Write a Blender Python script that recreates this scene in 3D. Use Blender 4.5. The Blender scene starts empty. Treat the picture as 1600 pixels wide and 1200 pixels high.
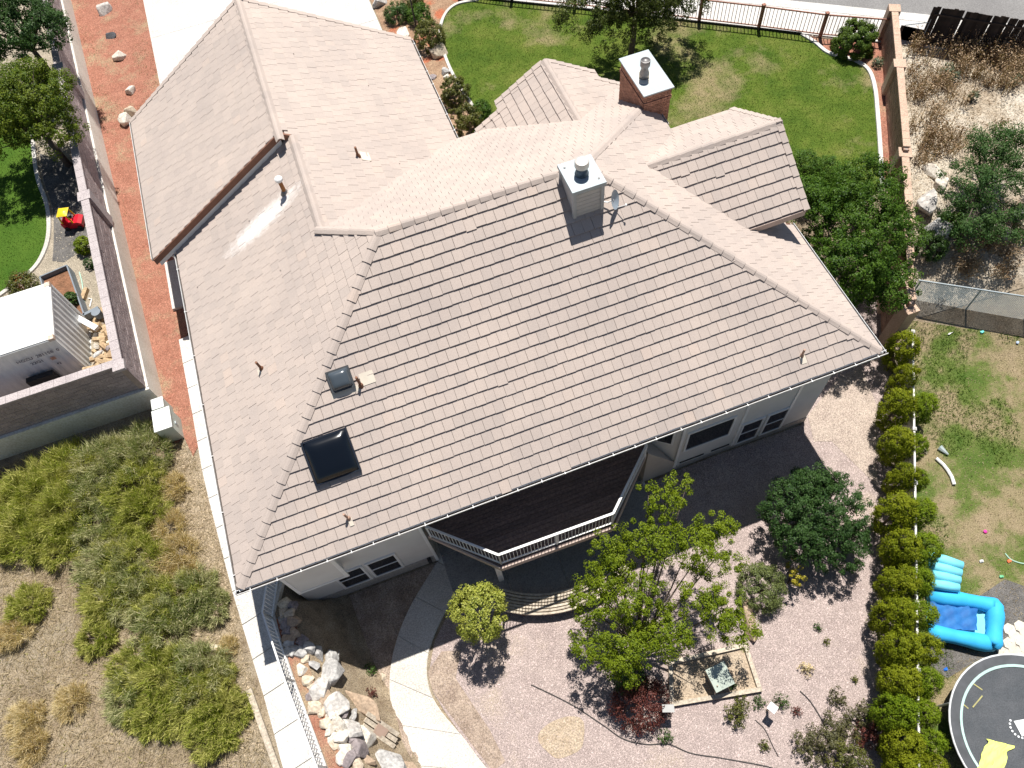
import bpy, bmesh, math, random
import numpy as np
from mathutils import Vector, Matrix
from mathutils.geometry import delaunay_2d_cdt

random.seed(7)
RG = np.random.default_rng(11)
SC = bpy.context.scene
COL = SC.collection

# ------------------------------------------------------------------ camera
CAMZ = 26.1
FPX = 1190.5196                                   # focal length in pixels of a 1600 px wide picture
RC = np.array([[0.93715921, -0.34116999, -0.0730456],
               [0.33350918, 0.81446228, 0.47478714],
               [0.10249024, 0.46931252, -0.87706414]])   # rows: right, up, forward
cam_d = bpy.data.cameras.new('camera')
cam = bpy.data.objects.new('camera', cam_d)
COL.objects.link(cam)
cam_d.sensor_width = 36.0
cam_d.lens = FPX / 1600 * 36.0
cam_d.clip_start = 0.1
cam_d.clip_end = 6000
cam.matrix_world = Matrix(((RC[0][0], RC[1][0], -RC[2][0], 0),
                           (RC[0][1], RC[1][1], -RC[2][1], 0),
                           (RC[0][2], RC[1][2], -RC[2][2], CAMZ),
                           (0, 0, 0, 1)))
SC.camera = cam

# ------------------------------------------------------------------ sky and sun
SUN = Vector((0.168, 0.348, 0.922)).normalized()   # towards the sun
w = bpy.data.worlds.new('World')
SC.world = w
w.use_nodes = True
nt = w.node_tree
sky = nt.nodes.new('ShaderNodeTexSky')
sky.sky_type = 'NISHITA'
sky.sun_disc = False
sky.sun_elevation = math.asin(SUN.z)
sky.sun_rotation = math.atan2(SUN.x, SUN.y)
sky.air_density = 1.0
sky.dust_density = 0.6
bg = nt.nodes['Background']
bg.inputs[1].default_value = 0.05
nt.links.new(sky.outputs[0], bg.inputs[0])
sl = bpy.data.lights.new('sun', 'SUN')
sl.energy = 5.0
sl.angle = math.radians(0.5)
sl.color = (1.0, 0.955, 0.89)
so = bpy.data.objects.new('sun', sl)
COL.objects.link(so)
so.location = (20, 40, 90)
so.rotation_euler = SUN.to_track_quat('Z', 'Y').to_euler()
SC.view_settings.view_transform = 'Standard'
SC.view_settings.look = 'None'
SC.view_settings.gamma = 1.0
SC.view_settings.use_curve_mapping = False
SC.view_settings.exposure = 0.55

# ------------------------------------------------------------------ survey helpers
def ray(px, py):
    return RC.T @ np.array([(px - 800) / FPX, -(py - 600) / FPX, 1.0])

def P(px, py, z):
    """point at height z that the survey picture shows at (px, py)"""
    d = ray(px, py)
    t = (z - CAMZ) / d[2]
    return Vector((d[0] * t, d[1] * t, z))

def PY(px, py, Y):
    d = ray(px, py)
    t = Y / d[1]
    return Vector((d[0] * t, Y, CAMZ + d[2] * t))

def proj(p):
    q = RC @ np.array([p[0], p[1], p[2] - CAMZ])
    return 800 + FPX * q[0] / q[2], 600 - FPX * q[1] / q[2]

def sm(t):
    t = np.clip(t, 0, 1)
    return t * t * (3 - 2 * t)

HI = 2.25
def zt(x, y):
    """height of the natural ground"""
    x = np.asarray(x, float); y = np.asarray(y, float)
    xt = np.where(y < 7.7, -6.42 + np.clip(7.7 - y, 0, 9) * 0.13, -6.72 + .3 * sm((8.4 - y) / .7))
    xb = np.where(y < 8.2, -5.25 + np.clip(8.2 - y, 0, 9) * 0.20, -6.0)
    L = 1 - sm((x - xt) / np.maximum(xb - xt, 0.2))
    t = (x - 9.4) * 0.5 + (y + 2.5) * 0.866
    T = sm((t - 14) / 7.0) * sm((x - 11) / 1.0)
    B = sm((y - 11) / 1.0) * (1 - sm((x - 11) / 1.0))
    z = HI * np.maximum(L, T + B)
    mound = 0.22 * np.exp(-((x - 8.7) / 1.8) ** 2 - ((y - 8.0) / 0.7) ** 2)
    far = sm((np.hypot(x, y - 15) - 45) / 60)
    return (z + mound) * (1 - far) + far * 1.5

def G(px, py, dz=0.0):
    z = 1.0
    for _ in range(40):
        p = P(px, py, z)
        zn = float(zt(p.x, p.y)) + dz
        z += (zn - z) * 0.6
    return Vector((p.x, p.y, z))

# ------------------------------------------------------------------ materials
def nodes(name):
    m = bpy.data.materials.new(name)
    m.use_nodes = True
    t = m.node_tree
    for n in list(t.nodes):
        t.nodes.remove(n)
    out = t.nodes.new('ShaderNodeOutputMaterial')
    return m, t, out

def N(t, typ, **kw):
    n = t.nodes.new(typ)
    for k, v in kw.items():
        if k.startswith('i_'):
            n.inputs[int(k[2:])].default_value = v
        else:
            setattr(n, k, v)
    return n

def ramp(t, src, stops):
    r = N(t, 'ShaderNodeValToRGB')
    t.links.new(src, r.inputs[0])
    el = r.color_ramp.elements
    while len(el) < len(stops):
        el.new(0.5)
    for e, (p, c) in zip(el, stops):
        e.position = p
        e.color = (c[0], c[1], c[2], 1)
    return r.outputs[0]

def mixc(t, f, a, b, mode='MIX'):
    n = N(t, 'ShaderNodeMix', data_type='RGBA', blend_type=mode)
    for s, v in ((n.inputs[0], f), (n.inputs[6], a), (n.inputs[7], b)):
        if hasattr(v, 'is_linked'):
            t.links.new(v, s)
        elif isinstance(v, (int, float)):
            s.default_value = v
        else:
            s.default_value = (v[0], v[1], v[2], 1)
    return n.outputs[2]

def noise(t, scale, detail=4.0, rough=0.55, off=0.0, stretch=None):
    g = N(t, 'ShaderNodeNewGeometry')
    vec = g.outputs['Position']
    mp = N(t, 'ShaderNodeMapping')
    mp.inputs['Location'].default_value = (off, off * 0.7, off * 0.3)
    if stretch:
        mp.inputs['Scale'].default_value = stretch
    t.links.new(vec, mp.inputs[0])
    n = N(t, 'ShaderNodeTexNoise')
    n.inputs['Scale'].default_value = scale
    n.inputs['Detail'].default_value = detail
    n.inputs['Roughness'].default_value = rough
    t.links.new(mp.outputs[0], n.inputs['Vector'])
    return n.outputs[0]

def island(t):
    g = N(t, 'ShaderNodeNewGeometry')
    o = N(t, 'ShaderNodeObjectInfo')
    a = N(t, 'ShaderNodeMath', operation='ADD')
    t.links.new(g.outputs['Random Per Island'], a.inputs[0])
    t.links.new(o.outputs['Random'], a.inputs[1])
    f = N(t, 'ShaderNodeMath', operation='FRACT')
    t.links.new(a.outputs[0], f.inputs[0])
    return f.outputs[0]

def bump(t, h, strength, dist):
    b = N(t, 'ShaderNodeBump')
    b.inputs['Strength'].default_value = strength
    b.inputs['Distance'].default_value = dist
    t.links.new(h, b.inputs['Height'])
    return b.outputs[0]

def principled(t, out, col, rough=0.8, spec=0.3, normal=None, metal=0.0):
    p = N(t, 'ShaderNodeBsdfPrincipled')
    if hasattr(col, 'is_linked'):
        t.links.new(col, p.inputs['Base Color'])
    else:
        p.inputs['Base Color'].default_value = (col[0], col[1], col[2], 1)
    if hasattr(rough, 'is_linked'):
        t.links.new(rough, p.inputs['Roughness'])
    else:
        p.inputs['Roughness'].default_value = rough
    p.inputs['Specular IOR Level'].default_value = spec
    p.inputs['Metallic'].default_value = metal
    if normal is not None:
        t.links.new(normal, p.inputs['Normal'])
    t.links.new(p.outputs[0], out.inputs[0])
    return p

MATS = {}
def simple(name, a, b=None, scale=3.0, rough=0.8, spec=0.3, metal=0.0, fine=None, bmp=0.0, per=0.0, stretch=None):
    """two-tone noise, optional fine speckle, optional per-piece tone"""
    if name in MATS:
        return MATS[name]
    m, t, out = nodes(name)
    b = b or tuple(c * 0.82 for c in a)
    c = ramp(t, noise(t, scale, stretch=stretch), [(0.35, a), (0.68, b)])
    nrm = None
    if fine:
        f = noise(t, fine, 2.0, 0.6, 5.0)
        c = mixc(t, 0.55, c, ramp(t, f, [(0.3, (0.25, 0.25, 0.25)), (0.7, (0.78, 0.78, 0.78))]), 'OVERLAY')
        if bmp:
            nrm = bump(t, f, bmp, 0.03)
    if per:
        k = ramp(t, island(t), [(0.0, (1 - per,) * 3), (1.0, (1 + per,) * 3)])
        c = mixc(t, 1.0, c, k, 'MULTIPLY')
    principled(t, out, c, rough, spec, nrm, metal)
    MATS[name] = m
    return m

def leafmat(name, dark, mid, light, trans=0.25, gloss=0.35, off=0.0):
    if name in MATS:
        return MATS[name]
    m, t, out = nodes(name)
    c = ramp(t, island(t), [(0.0, dark), (0.45, mid), (0.9, light)])
    c = mixc(t, ramp(t, noise(t, 1.3, 2.0, 0.5, off), [(0.4, (0, 0, 0)), (0.65, (0.6, 0.6, 0.6))]), c, light)
    p = principled(t, out, c, 0.5, gloss)
    tr = N(t, 'ShaderNodeBsdfTranslucent')
    t.links.new(mixc(t, 1.0, c, (1.0, 1.15, 0.45), 'MULTIPLY'), tr.inputs[0])
    mx = N(t, 'ShaderNodeMixShader')
    mx.inputs[0].default_value = trans
    t.links.new(p.outputs[0], mx.inputs[1])
    t.links.new(tr.outputs[0], mx.inputs[2])
    t.links.new(mx.outputs[0], out.inputs[0])
    MATS[name] = m
    return m

def tilemat():
    m, t, out = nodes('roof_tile_concrete')
    r = island(t)
    c = ramp(t, r, [(0.0, (0.41, 0.352, 0.315)), (0.3, (0.435, 0.372, 0.332)), (0.75, (0.445, 0.378, 0.335)), (0.97, (0.458, 0.390, 0.346)), (1.0, (0.475, 0.392, 0.338))])
    c = mixc(t, 0.5, c, ramp(t, noise(t, 0.45, 5.0, 0.6), [(0.35, (0.42, 0.42, 0.43)), (0.7, (0.57, 0.56, 0.55))]), 'OVERLAY')
    f = noise(t, 38.0, 3.0, 0.7, 3.0)
    c = mixc(t, 0.30, c, ramp(t, f, [(0.3, (0.3, 0.3, 0.3)), (0.7, (0.7, 0.7, 0.7))]), 'OVERLAY')
    # pale mineral streak that ran down from the capped flue on the west slope
    g = N(t, 'ShaderNodeNewGeometry')
    mp = N(t, 'ShaderNodeMapping', vector_type='POINT')
    mp.inputs['Location'].default_value = (3.25 / 1.7, -18.42 / 0.46, 0)
    mp.inputs['Scale'].default_value = (1 / 1.7, 1 / 0.46, 0)
    t.links.new(g.outputs['Position'], mp.inputs[0])
    ln = N(t, 'ShaderNodeVectorMath', operation='LENGTH')
    t.links.new(mp.outputs[0], ln.inputs[0])
    s = N(t, 'ShaderNodeMath', operation='MULTIPLY_ADD')
    t.links.new(noise(t, 7.0, 3.0, 0.6, 2.0, (0.6, 1.5, 1)), s.inputs[0])
    s.inputs[1].default_value = 1.1
    t.links.new(ln.outputs['Value'], s.inputs[2])
    s2 = N(t, 'ShaderNodeMath', operation='MULTIPLY')
    t.links.new(s.outputs[0], s2.inputs[0]); s2.inputs[1].default_value = .5
    k = ramp(t, s2.outputs[0], [(0.38, (0.8, 0.8, 0.8)), (0.80, (0, 0, 0))])
    c = mixc(t, k, c, (0.80, 0.78, 0.76))
    principled(t, out, c, 0.85, 0.2, bump(t, f, 0.25, 0.01))
    return m
M_TILE = tilemat()
MATS['tile'] = M_TILE

WHITE = simple('white_paint', (0.80, 0.80, 0.79), (0.72, 0.72, 0.71), 4, 0.45, 0.4)
WALLM = simple('warm_white_siding', (0.66, 0.65, 0.63), (0.61, 0.595, 0.575), 1.5, 0.8, 0.2)
FOUND = simple('parged_foundation', (0.40, 0.37, 0.34), (0.33, 0.30, 0.28), 2.0, 0.9, 0.2, fine=20)
BROWNB = simple('brown_fascia_board', (0.17, 0.085, 0.06), (0.13, 0.065, 0.045), 5, 0.7)
GLASS = simple('dark_window_glass', (0.012, 0.015, 0.02), (0.02, 0.024, 0.03), 1, 0.06, 0.6)
CONC = simple('pale_concrete', (0.56, 0.545, 0.52), (0.48, 0.465, 0.44), 0.9, 0.85, 0.2, fine=30, bmp=0.1, per=0.04)
CONC2 = simple('weathered_concrete', (0.47, 0.44, 0.40), (0.56, 0.54, 0.50), 0.6, 0.85, 0.2, fine=24, bmp=0.15, per=0.05)
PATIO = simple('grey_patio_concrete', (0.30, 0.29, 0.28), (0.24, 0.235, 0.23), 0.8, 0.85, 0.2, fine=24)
RETC = simple('cast_retaining_concrete', (0.72, 0.69, 0.61), (0.60, 0.57, 0.50), 0.9, 0.9, 0.2, fine=16, stretch=(1, 1, 0.35))
BLOCKM = simple('mauve_split_block', (0.35, 0.29, 0.285), (0.28, 0.235, 0.235), 2.5, 0.9, 0.2, fine=22, bmp=0.5, per=0.08)
CAPM = simple('mauve_wall_cap', (0.42, 0.375, 0.37), (0.36, 0.32, 0.32), 2.5, 0.9, 0.2, fine=25, per=0.04)
TANB = simple('tan_split_block', (0.36, 0.23, 0.17), (0.29, 0.18, 0.13), 2.5, 0.9, 0.2, fine=20, bmp=0.5, per=0.08)
TANC = simple('tan_wall_cap', (0.50, 0.36, 0.27), (0.43, 0.305, 0.23), 2.5, 0.9, 0.2, fine=25, per=0.04)
ASPH = simple('asphalt_surface', (0.22, 0.215, 0.21), (0.18, 0.175, 0.172), 0.5, 0.9, 0.2, fine=30)
STEEL = simple('galvanised_steel', (0.40, 0.45, 0.47), (0.33, 0.38, 0.41), 2.0, 0.5, 0.4, 0.1)
DULL = simple('weathered_flue_metal', (0.30, 0.29, 0.28), (0.20, 0.19, 0.19), 6.0, 0.5, 0.5, 0.5)
BLACKM = simple('black_metal', (0.02, 0.02, 0.022), (0.03, 0.03, 0.03), 3, 0.5)
RUST = simple('rust_brown_pipe', (0.22, 0.105, 0.06), (0.16, 0.075, 0.045), 8, 0.7)
COPPER = simple('orange_rusted_flue', (0.36, 0.15, 0.04), (0.26, 0.10, 0.03), 9, 0.6)
FLASH = simple('cream_flashing', (0.66, 0.60, 0.50), (0.60, 0.54, 0.45), 4, 0.6)
BRICKM = simple('red_brown_brick', (0.40, 0.215, 0.15), (0.30, 0.155, 0.11), 6.0, 0.9, 0.2, fine=30, per=0.22)
MORTAR = simple('grey_mortar', (0.34, 0.27, 0.23), (0.27, 0.21, 0.18), 8, 0.95)
SIDING = simple('grey_white_chimney_siding', (0.52, 0.51, 0.49), (0.47, 0.46, 0.45), 3, 0.7)
DECKB = simple('dark_deck_board', (0.16, 0.115, 0.105), (0.12, 0.088, 0.08), 3, 0.75, 0.3, fine=14, per=0.15, stretch=(0.2, 2, 2))
FASC = simple('pinkish_deck_fascia', (0.50, 0.40, 0.35), (0.44, 0.35, 0.30), 2, 0.8)
IRON = simple('rust_red_fence_paint', (0.30, 0.13, 0.085), (0.24, 0.10, 0.07), 5, 0.6)
OLDW = simple('weathered_lumber', (0.50, 0.44, 0.35), (0.40, 0.34, 0.27), 3, 0.85, 0.2, fine=12, per=0.12, stretch=(1, 6, 1))
DARKW = simple('blackened_fence_board', (0.035, 0.028, 0.026), (0.055, 0.042, 0.036), 3, 0.85, 0.2, per=0.35)
BARK = simple('grey_brown_bark', (0.16, 0.125, 0.10), (0.10, 0.08, 0.065), 9, 0.9)
VINYL = simple('cream_vinyl', (0.72, 0.70, 0.66), (0.64, 0.62, 0.58), 3, 0.5)

# grounds
def groundmat(name, stops, scale, fine, fs=0.8, bmp=0.5, patch=None, pscale=0.5, pr=(0.5, 0.62), bd=0.04):
    m, t, out = nodes(name)
    c = ramp(t, noise(t, scale, 6.0, 0.65), stops)
    if patch:
        c = mixc(t, ramp(t, noise(t, pscale, 5.0, 0.62, 9.0), [(pr[0], (0, 0, 0)), (pr[1], (1, 1, 1))]), c, patch)
    f = noise(t, fine, 3.0, 0.75, 4.0)
    c = mixc(t, fs, c, ramp(t, f, [(0.32, (0.16, 0.16, 0.16)), (0.68, (0.84, 0.84, 0.84))]), 'OVERLAY')
    principled(t, out, c, 0.95, 0.1, bump(t, f, bmp, bd))
    MATS[name] = m
    return m
DRY = groundmat('dry_straw_soil', [(0.3, (0.17, 0.128, 0.088)), (0.5, (0.27, 0.215, 0.148)), (0.72, (0.35, 0.29, 0.21))], 1.6, 26, patch=(0.27, 0.225, 0.165), pscale=0.45)
PINK = groundmat('pink_gravel_ground', [(0.35, (0.31, 0.25, 0.232)), (0.65, (0.395, 0.325, 0.298))], 1.6, 30, 0.9, 0.7, patch=(0.42, 0.345, 0.275), pscale=0.30, pr=(0.58, 0.7))
TANG = groundmat('tan_gravel_ground', [(0.35, (0.345, 0.28, 0.24)), (0.65, (0.43, 0.36, 0.305))], 1.6, 30, 0.9, 0.7)
REDG = groundmat('red_gravel_ground', [(0.35, (0.27, 0.118, 0.080)), (0.65, (0.34, 0.165, 0.115))], 1.4, 30, 0.8, 0.7, patch=(0.31, 0.235, 0.15), pscale=0.6, pr=(0.50, 0.66))
BED = groundmat('brown_bark_bed', [(0.35, (0.27, 0.17, 0.11)), (0.65, (0.36, 0.25, 0.165))], 1.6, 28, 0.85, 0.7, patch=(0.38, 0.13, 0.07), pscale=0.5, pr=(0.52, 0.6))
SOIL = groundmat('brown_yard_soil', [(0.35, (0.25, 0.19, 0.15)), (0.65, (0.40, 0.32, 0.255))], 1.4, 26, 0.8, 0.6)
LAWN = groundmat('patchy_lawn', [(0.3, (0.046, 0.088, 0.012)), (0.5, (0.082, 0.125, 0.018)), (0.7, (0.13, 0.155, 0.032))], 0.75, 34, 0.7, 0.7, patch=(0.25, 0.205, 0.11), pscale=0.33, pr=(0.54, 0.70))
LAWN2 = groundmat('lush_lawn', [(0.3, (0.045, 0.10, 0.012)), (0.7, (0.075, 0.135, 0.018))], 0.8, 34, 0.6, 0.6)
NLAWN = groundmat('half_dead_lawn', [(0.30, (0.055, 0.105, 0.018)), (0.46, (0.105, 0.14, 0.035)), (0.56, (0.235, 0.195, 0.11)), (0.75, (0.33, 0.25, 0.17))], 0.55, 30, 0.8, 0.7)
SAND = groundmat('pale_sandy_slope', [(0.3, (0.30, 0.235, 0.165)), (0.5, (0.42, 0.36, 0.28)), (0.7, (0.56, 0.51, 0.43))], 0.7, 14, 0.7, 0.8, bd=0.08)
CHIP = groundmat('dark_grey_chippings', [(0.35, (0.10, 0.095, 0.09)), (0.65, (0.17, 0.16, 0.15))], 2, 30, 0.8, 0.7)
NGRAV = groundmat('tan_neighbour_gravel', [(0.35, (0.27, 0.235, 0.18)), (0.65, (0.37, 0.32, 0.25))], 2, 28, 0.85, 0.7)

# ------------------------------------------------------------------ mesh helpers
ROOT = {}
def mesh(name, V, F, mat, smooth=False):
    me = bpy.data.meshes.new(name)
    me.from_pydata([tuple(v) for v in V], [], [tuple(f) for f in F])
    if mat:
        me.materials.append(mat)
    if smooth:
        me.polygons.foreach_set('use_smooth', [True] * len(me.polygons))
    me.update()
    return me

def bigmesh(name, V, k, mat):
    """V: (n*k,3) array, faces are consecutive runs of k vertices"""
    V = np.asarray(V, np.float32)
    n = len(V) // k
    me = bpy.data.meshes.new(name)
    me.vertices.add(len(V))
    me.vertices.foreach_set('co', V.ravel())
    me.loops.add(n * k)
    me.loops.foreach_set('vertex_index', np.arange(n * k, dtype=np.int32))
    me.polygons.add(n)
    me.polygons.foreach_set('loop_start', np.arange(0, n * k, k, dtype=np.int32))
    me.polygons.foreach_set('loop_total', np.full(n, k, np.int32))
    me.materials.append(mat)
    me.update(calc_edges=True)
    return me

def thing(name, label, cat, loc, group=None):
    o = bpy.data.objects.new(name, None)
    o.empty_display_size = 0.2
    COL.objects.link(o)
    o.location = Vector(loc)
    o['label'] = label
    o['category'] = cat
    if group:
        o['group'] = group
    ROOT[o] = Vector(loc)
    return o

def tag(o, label, cat, group=None):
    o['label'] = label
    o['category'] = cat
    if group:
        o['group'] = group
    return o

def struct(o):
    o['kind'] = 'structure'
    return o

def stuff(o, label=None, cat=None):
    o['kind'] = 'stuff'
    if label:
        o['label'] = label
        o['category'] = cat
    return o

def link(me, name, parent=None, M=None, base=None):
    """link mesh as object; M is its world matrix (mesh in local coords) or None (mesh in world coords)"""
    o = bpy.data.objects.new(name, me)
    COL.objects.link(o)
    if parent is not None:
        o.parent = parent
        L = ROOT[parent]
        ROOT[o] = L
        o.matrix_local = Matrix.Translation(-L) @ (M if M is not None else Matrix())
    else:
        if M is not None:
            o.matrix_local = M
        ROOT[o] = Vector((0, 0, 0))
    return o

class MB:
    def __init__(self):
        self.V = []; self.F = []
    def add(self, V, F):
        b = len(self.V)
        self.V += [Vector(v) for v in V]
        self.F += [tuple(i + b for i in f) for f in F]
        return self
    def box(self, a, b, M=None):
        x0, y0, z0 = a; x1, y1, z1 = b
        V = [Vector(p) for p in ((x0, y0, z0), (x1, y0, z0), (x1, y1, z0), (x0, y1, z0), (x0, y0, z1), (x1, y0, z1), (x1, y1, z1), (x0, y1, z1))]
        if M is not None:
            V = [M @ v for v in V]
        return self.add(V, [(3, 2, 1, 0), (4, 5, 6, 7), (0, 1, 5, 4), (1, 2, 6, 5), (2, 3, 7, 6), (3, 0, 4, 7)])
    def bar(self, a, b, w, h=None, up=Vector((0, 0, 1))):
        """rectangular bar from a to b"""
        a = Vector(a); b = Vector(b); h = h or w
        d = (b - a).normalized()
        s = d.cross(up)
        if s.length < 1e-4:
            s = d.cross(Vector((1, 0, 0)))
        s.normalize(); u = s.cross(d).normalized()
        V = []
        for p in (a, b):
            for i, j in ((-1, -1), (1, -1), (1, 1), (-1, 1)):
                V.append(p + s * (i * w / 2) + u * (j * h / 2))
        return self.add(V, [(0, 1, 2, 3), (7, 6, 5, 4), (0, 4, 5, 1), (1, 5, 6, 2), (2, 6, 7, 3), (3, 7, 4, 0)])
    def tube(self, pts, rad, n=8, cap=True):
        pts = [Vector(p) for p in pts]
        if not hasattr(rad, '__len__'):
            rad = [rad] * len(pts)
        rings = []
        ref = Vector((0.3, 0.2, 0.93))
        for i, p in enumerate(pts):
            d = (pts[min(i + 1, len(pts) - 1)] - pts[max(i - 1, 0)]).normalized()
            s = d.cross(ref)
            if s.length < 0.05:
                s = d.cross(Vector((1, 0, 0)))
            s.normalize(); u = d.cross(s)
            rings.append([p + (s * math.cos(2 * math.pi * k / n) + u * math.sin(2 * math.pi * k / n)) * rad[i] for k in range(n)])
        V = [v for r in rings for v in r]
        F = []
        for i in range(len(pts) - 1):
            for k in range(n):
                F.append((i * n + k, i * n + (k + 1) % n, (i + 1) * n + (k + 1) % n, (i + 1) * n + k))
        if cap:
            F.append(tuple(range(n - 1, -1, -1)))
            F.append(tuple((len(pts) - 1) * n + k for k in range(n)))
        return self.add(V, F)
    def lathe(self, c, prof, n=20):
        """prof: (r, z) from bottom to top, axis z at c"""
        c = Vector(c)
        V = []; F = []
        for r, z in prof:
            for k in range(n):
                a = 2 * math.pi * k / n
                V.append(c + Vector((r * math.cos(a), r * math.sin(a), z)))
        for i in range(len(prof) - 1):
            for k in range(n):
                F.append((i * n + k, i * n + (k + 1) % n, (i + 1) * n + (k + 1) % n, (i + 1) * n + k))
        F.append(tuple(range(n - 1, -1, -1)))
        F.append(tuple((len(prof) - 1) * n + k for k in range(n)))
        return self.add(V, F)
    def prism(self, poly, z0, z1):
        """poly of (x, y) counter-clockwise; z0/z1 numbers or functions of (x, y)"""
        f0 = z0 if callable(z0) else (lambda x, y: z0)
        f1 = z1 if callable(z1) else (lambda x, y: z1)
        A = sum(poly[i][0] * poly[(i + 1) % len(poly)][1] - poly[(i + 1) % len(poly)][0] * poly[i][1] for i in range(len(poly)))
        if A < 0:
            poly = poly[::-1]
        n = len(poly)
        V = [(x, y, f0(x, y)) for x, y in poly] + [(x, y, f1(x, y)) for x, y in poly]
        F = [tuple(range(n - 1, -1, -1)), tuple(range(n, 2 * n))]
        F += [(i, (i + 1) % n, n + (i + 1) % n, n + i) for i in range(n)]
        return self.add(V, F)
    def obj(self, name, mat, parent=None, smooth=False):
        if parent is not None:
            L = ROOT[parent]
            me = mesh(name, [v - L for v in self.V], self.F, mat, smooth)
            o = bpy.data.objects.new(name, me)
            COL.objects.link(o)
            o.parent = parent
            ROOT[o] = L
            return o
        # top-level: origin at the base of the thing
        xs = [v.x for v in self.V]; ys = [v.y for v in self.V]; zs = [v.z for v in self.V]
        L = Vector(((min(xs) + max(xs)) / 2, (min(ys) + max(ys)) / 2, min(zs)))
        me = mesh(name, [v - L for v in self.V], self.F, mat, smooth)
        o = bpy.data.objects.new(name, me)
        COL.objects.link(o)
        o.location = L
        ROOT[o] = L
        return o

def inpoly(x, y, poly):
    x = np.asarray(x); y = np.asarray(y)
    r = np.zeros(x.shape, bool)
    n = len(poly)
    for i in range(n):
        x0, y0 = poly[i][:2]; x1, y1 = poly[(i + 1) % n][:2]
        c = ((y0 > y) != (y1 > y)) & (x < (x1 - x0) * (y - y0) / ((y1 - y0) or 1e-9) + x0)
        r ^= c
    return r

def dense(poly, step=0.5, closed=True):
    out = []
    n = len(poly)
    for i in range(n if closed else n - 1):
        a = Vector(poly[i][:2]); b = Vector(poly[(i + 1) % n][:2])
        k = max(1, int((b - a).length / step))
        out += [tuple(a.lerp(b, j / k)) for j in range(k)]
    if not closed:
        out.append(tuple(poly[-1][:2]))
    return out

def smoothline(pts, k=6):
    """Catmull-Rom through 2-D points"""
    p = [Vector(q[:2]) for q in pts]
    p = [p[0] * 2 - p[1]] + p + [p[-1] * 2 - p[-2]]
    out = []
    for i in range(1, len(p) - 2):
        for j in range(k):
            t = j / k
            a, b, c, d = p[i - 1], p[i], p[i + 1], p[i + 2]
            out.append(tuple(0.5 * (2 * b + (c - a) * t + (2 * a - 5 * b + 4 * c - d) * t * t + (3 * b - a - 3 * c + d) * t ** 3)))
    out.append(tuple(p[-2]))
    return out

def sheet(name, poly, mat, off, zf=None, step=0.45):
    """draped ground cover: triangulated polygon that follows the ground"""
    zf = zf or zt
    b = dense(poly, step)
    xs = [p[0] for p in b]; ys = [p[1] for p in b]
    gx, gy = np.meshgrid(np.arange(min(xs), max(xs), step), np.arange(min(ys), max(ys), step))
    gx = gx.ravel() + RG.uniform(-.08, .08, gx.size); gy = gy.ravel() + RG.uniform(-.08, .08, gy.size)
    k = inpoly(gx, gy, b)
    pts = [Vector(p) for p in b] + [Vector((x, y)) for x, y in zip(gx[k], gy[k])]
    n = len(b)
    V, E_, F, _, _, _ = delaunay_2d_cdt(pts, [], [list(range(n))] if _ccw(b) else [list(range(n - 1, -1, -1))], 1, 1e-5)
    vx = np.array([v.x for v in V]); vy = np.array([v.y for v in V])
    z = zf(vx, vy) + off
    F2 = []
    for f in F:
        a, b2, c = (V[i] for i in f[:3])
        F2.append(tuple(f) if (b2 - a).cross(c - a) > 0 else tuple(f[::-1]))
    me = mesh(name, np.stack([vx, vy, z], 1), F2, mat, True)
    return struct(link(me, name))

def _ccw(poly):
    return sum(poly[i][0] * poly[(i + 1) % len(poly)][1] - poly[(i + 1) % len(poly)][0] * poly[i][1] for i in range(len(poly))) > 0

def clip(poly, a, b, c):
    """keep a*u + b*v <= c"""
    out = []
    n = len(poly)
    for i in range(n):
        p, q = poly[i], poly[(i + 1) % n]
        dp = a * p[0] + b * p[1] - c; dq = a * q[0] + b * q[1] - c
        if dp <= 0:
            out.append(p)
        if (dp < 0 < dq) or (dq < 0 < dp):
            t = dp / (dp - dq)
            out.append((p[0] + (q[0] - p[0]) * t, p[1] + (q[1] - p[1]) * t))
    return out

def scatter(poly, density, seed=0):
    r = np.random.default_rng(seed)
    xs = [p[0] for p in poly]; ys = [p[1] for p in poly]
    A = (max(xs) - min(xs)) * (max(ys) - min(ys))
    n = int(A * density)
    x = r.uniform(min(xs), max(xs), n); y = r.uniform(min(ys), max(ys), n)
    k = inpoly(x, y, poly)
    return x[k], y[k]

def visible(x, y, z, m=25):
    d = np.stack([x, y, z - CAMZ])
    q = RC @ d
    u = 800 + FPX * q[0] / q[2]; v = 600 - FPX * q[1] / q[2]
    return (u > -m) & (u < 1600 + m) & (v > -m) & (v < 1200 + m) & (q[2] > 0)

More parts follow.
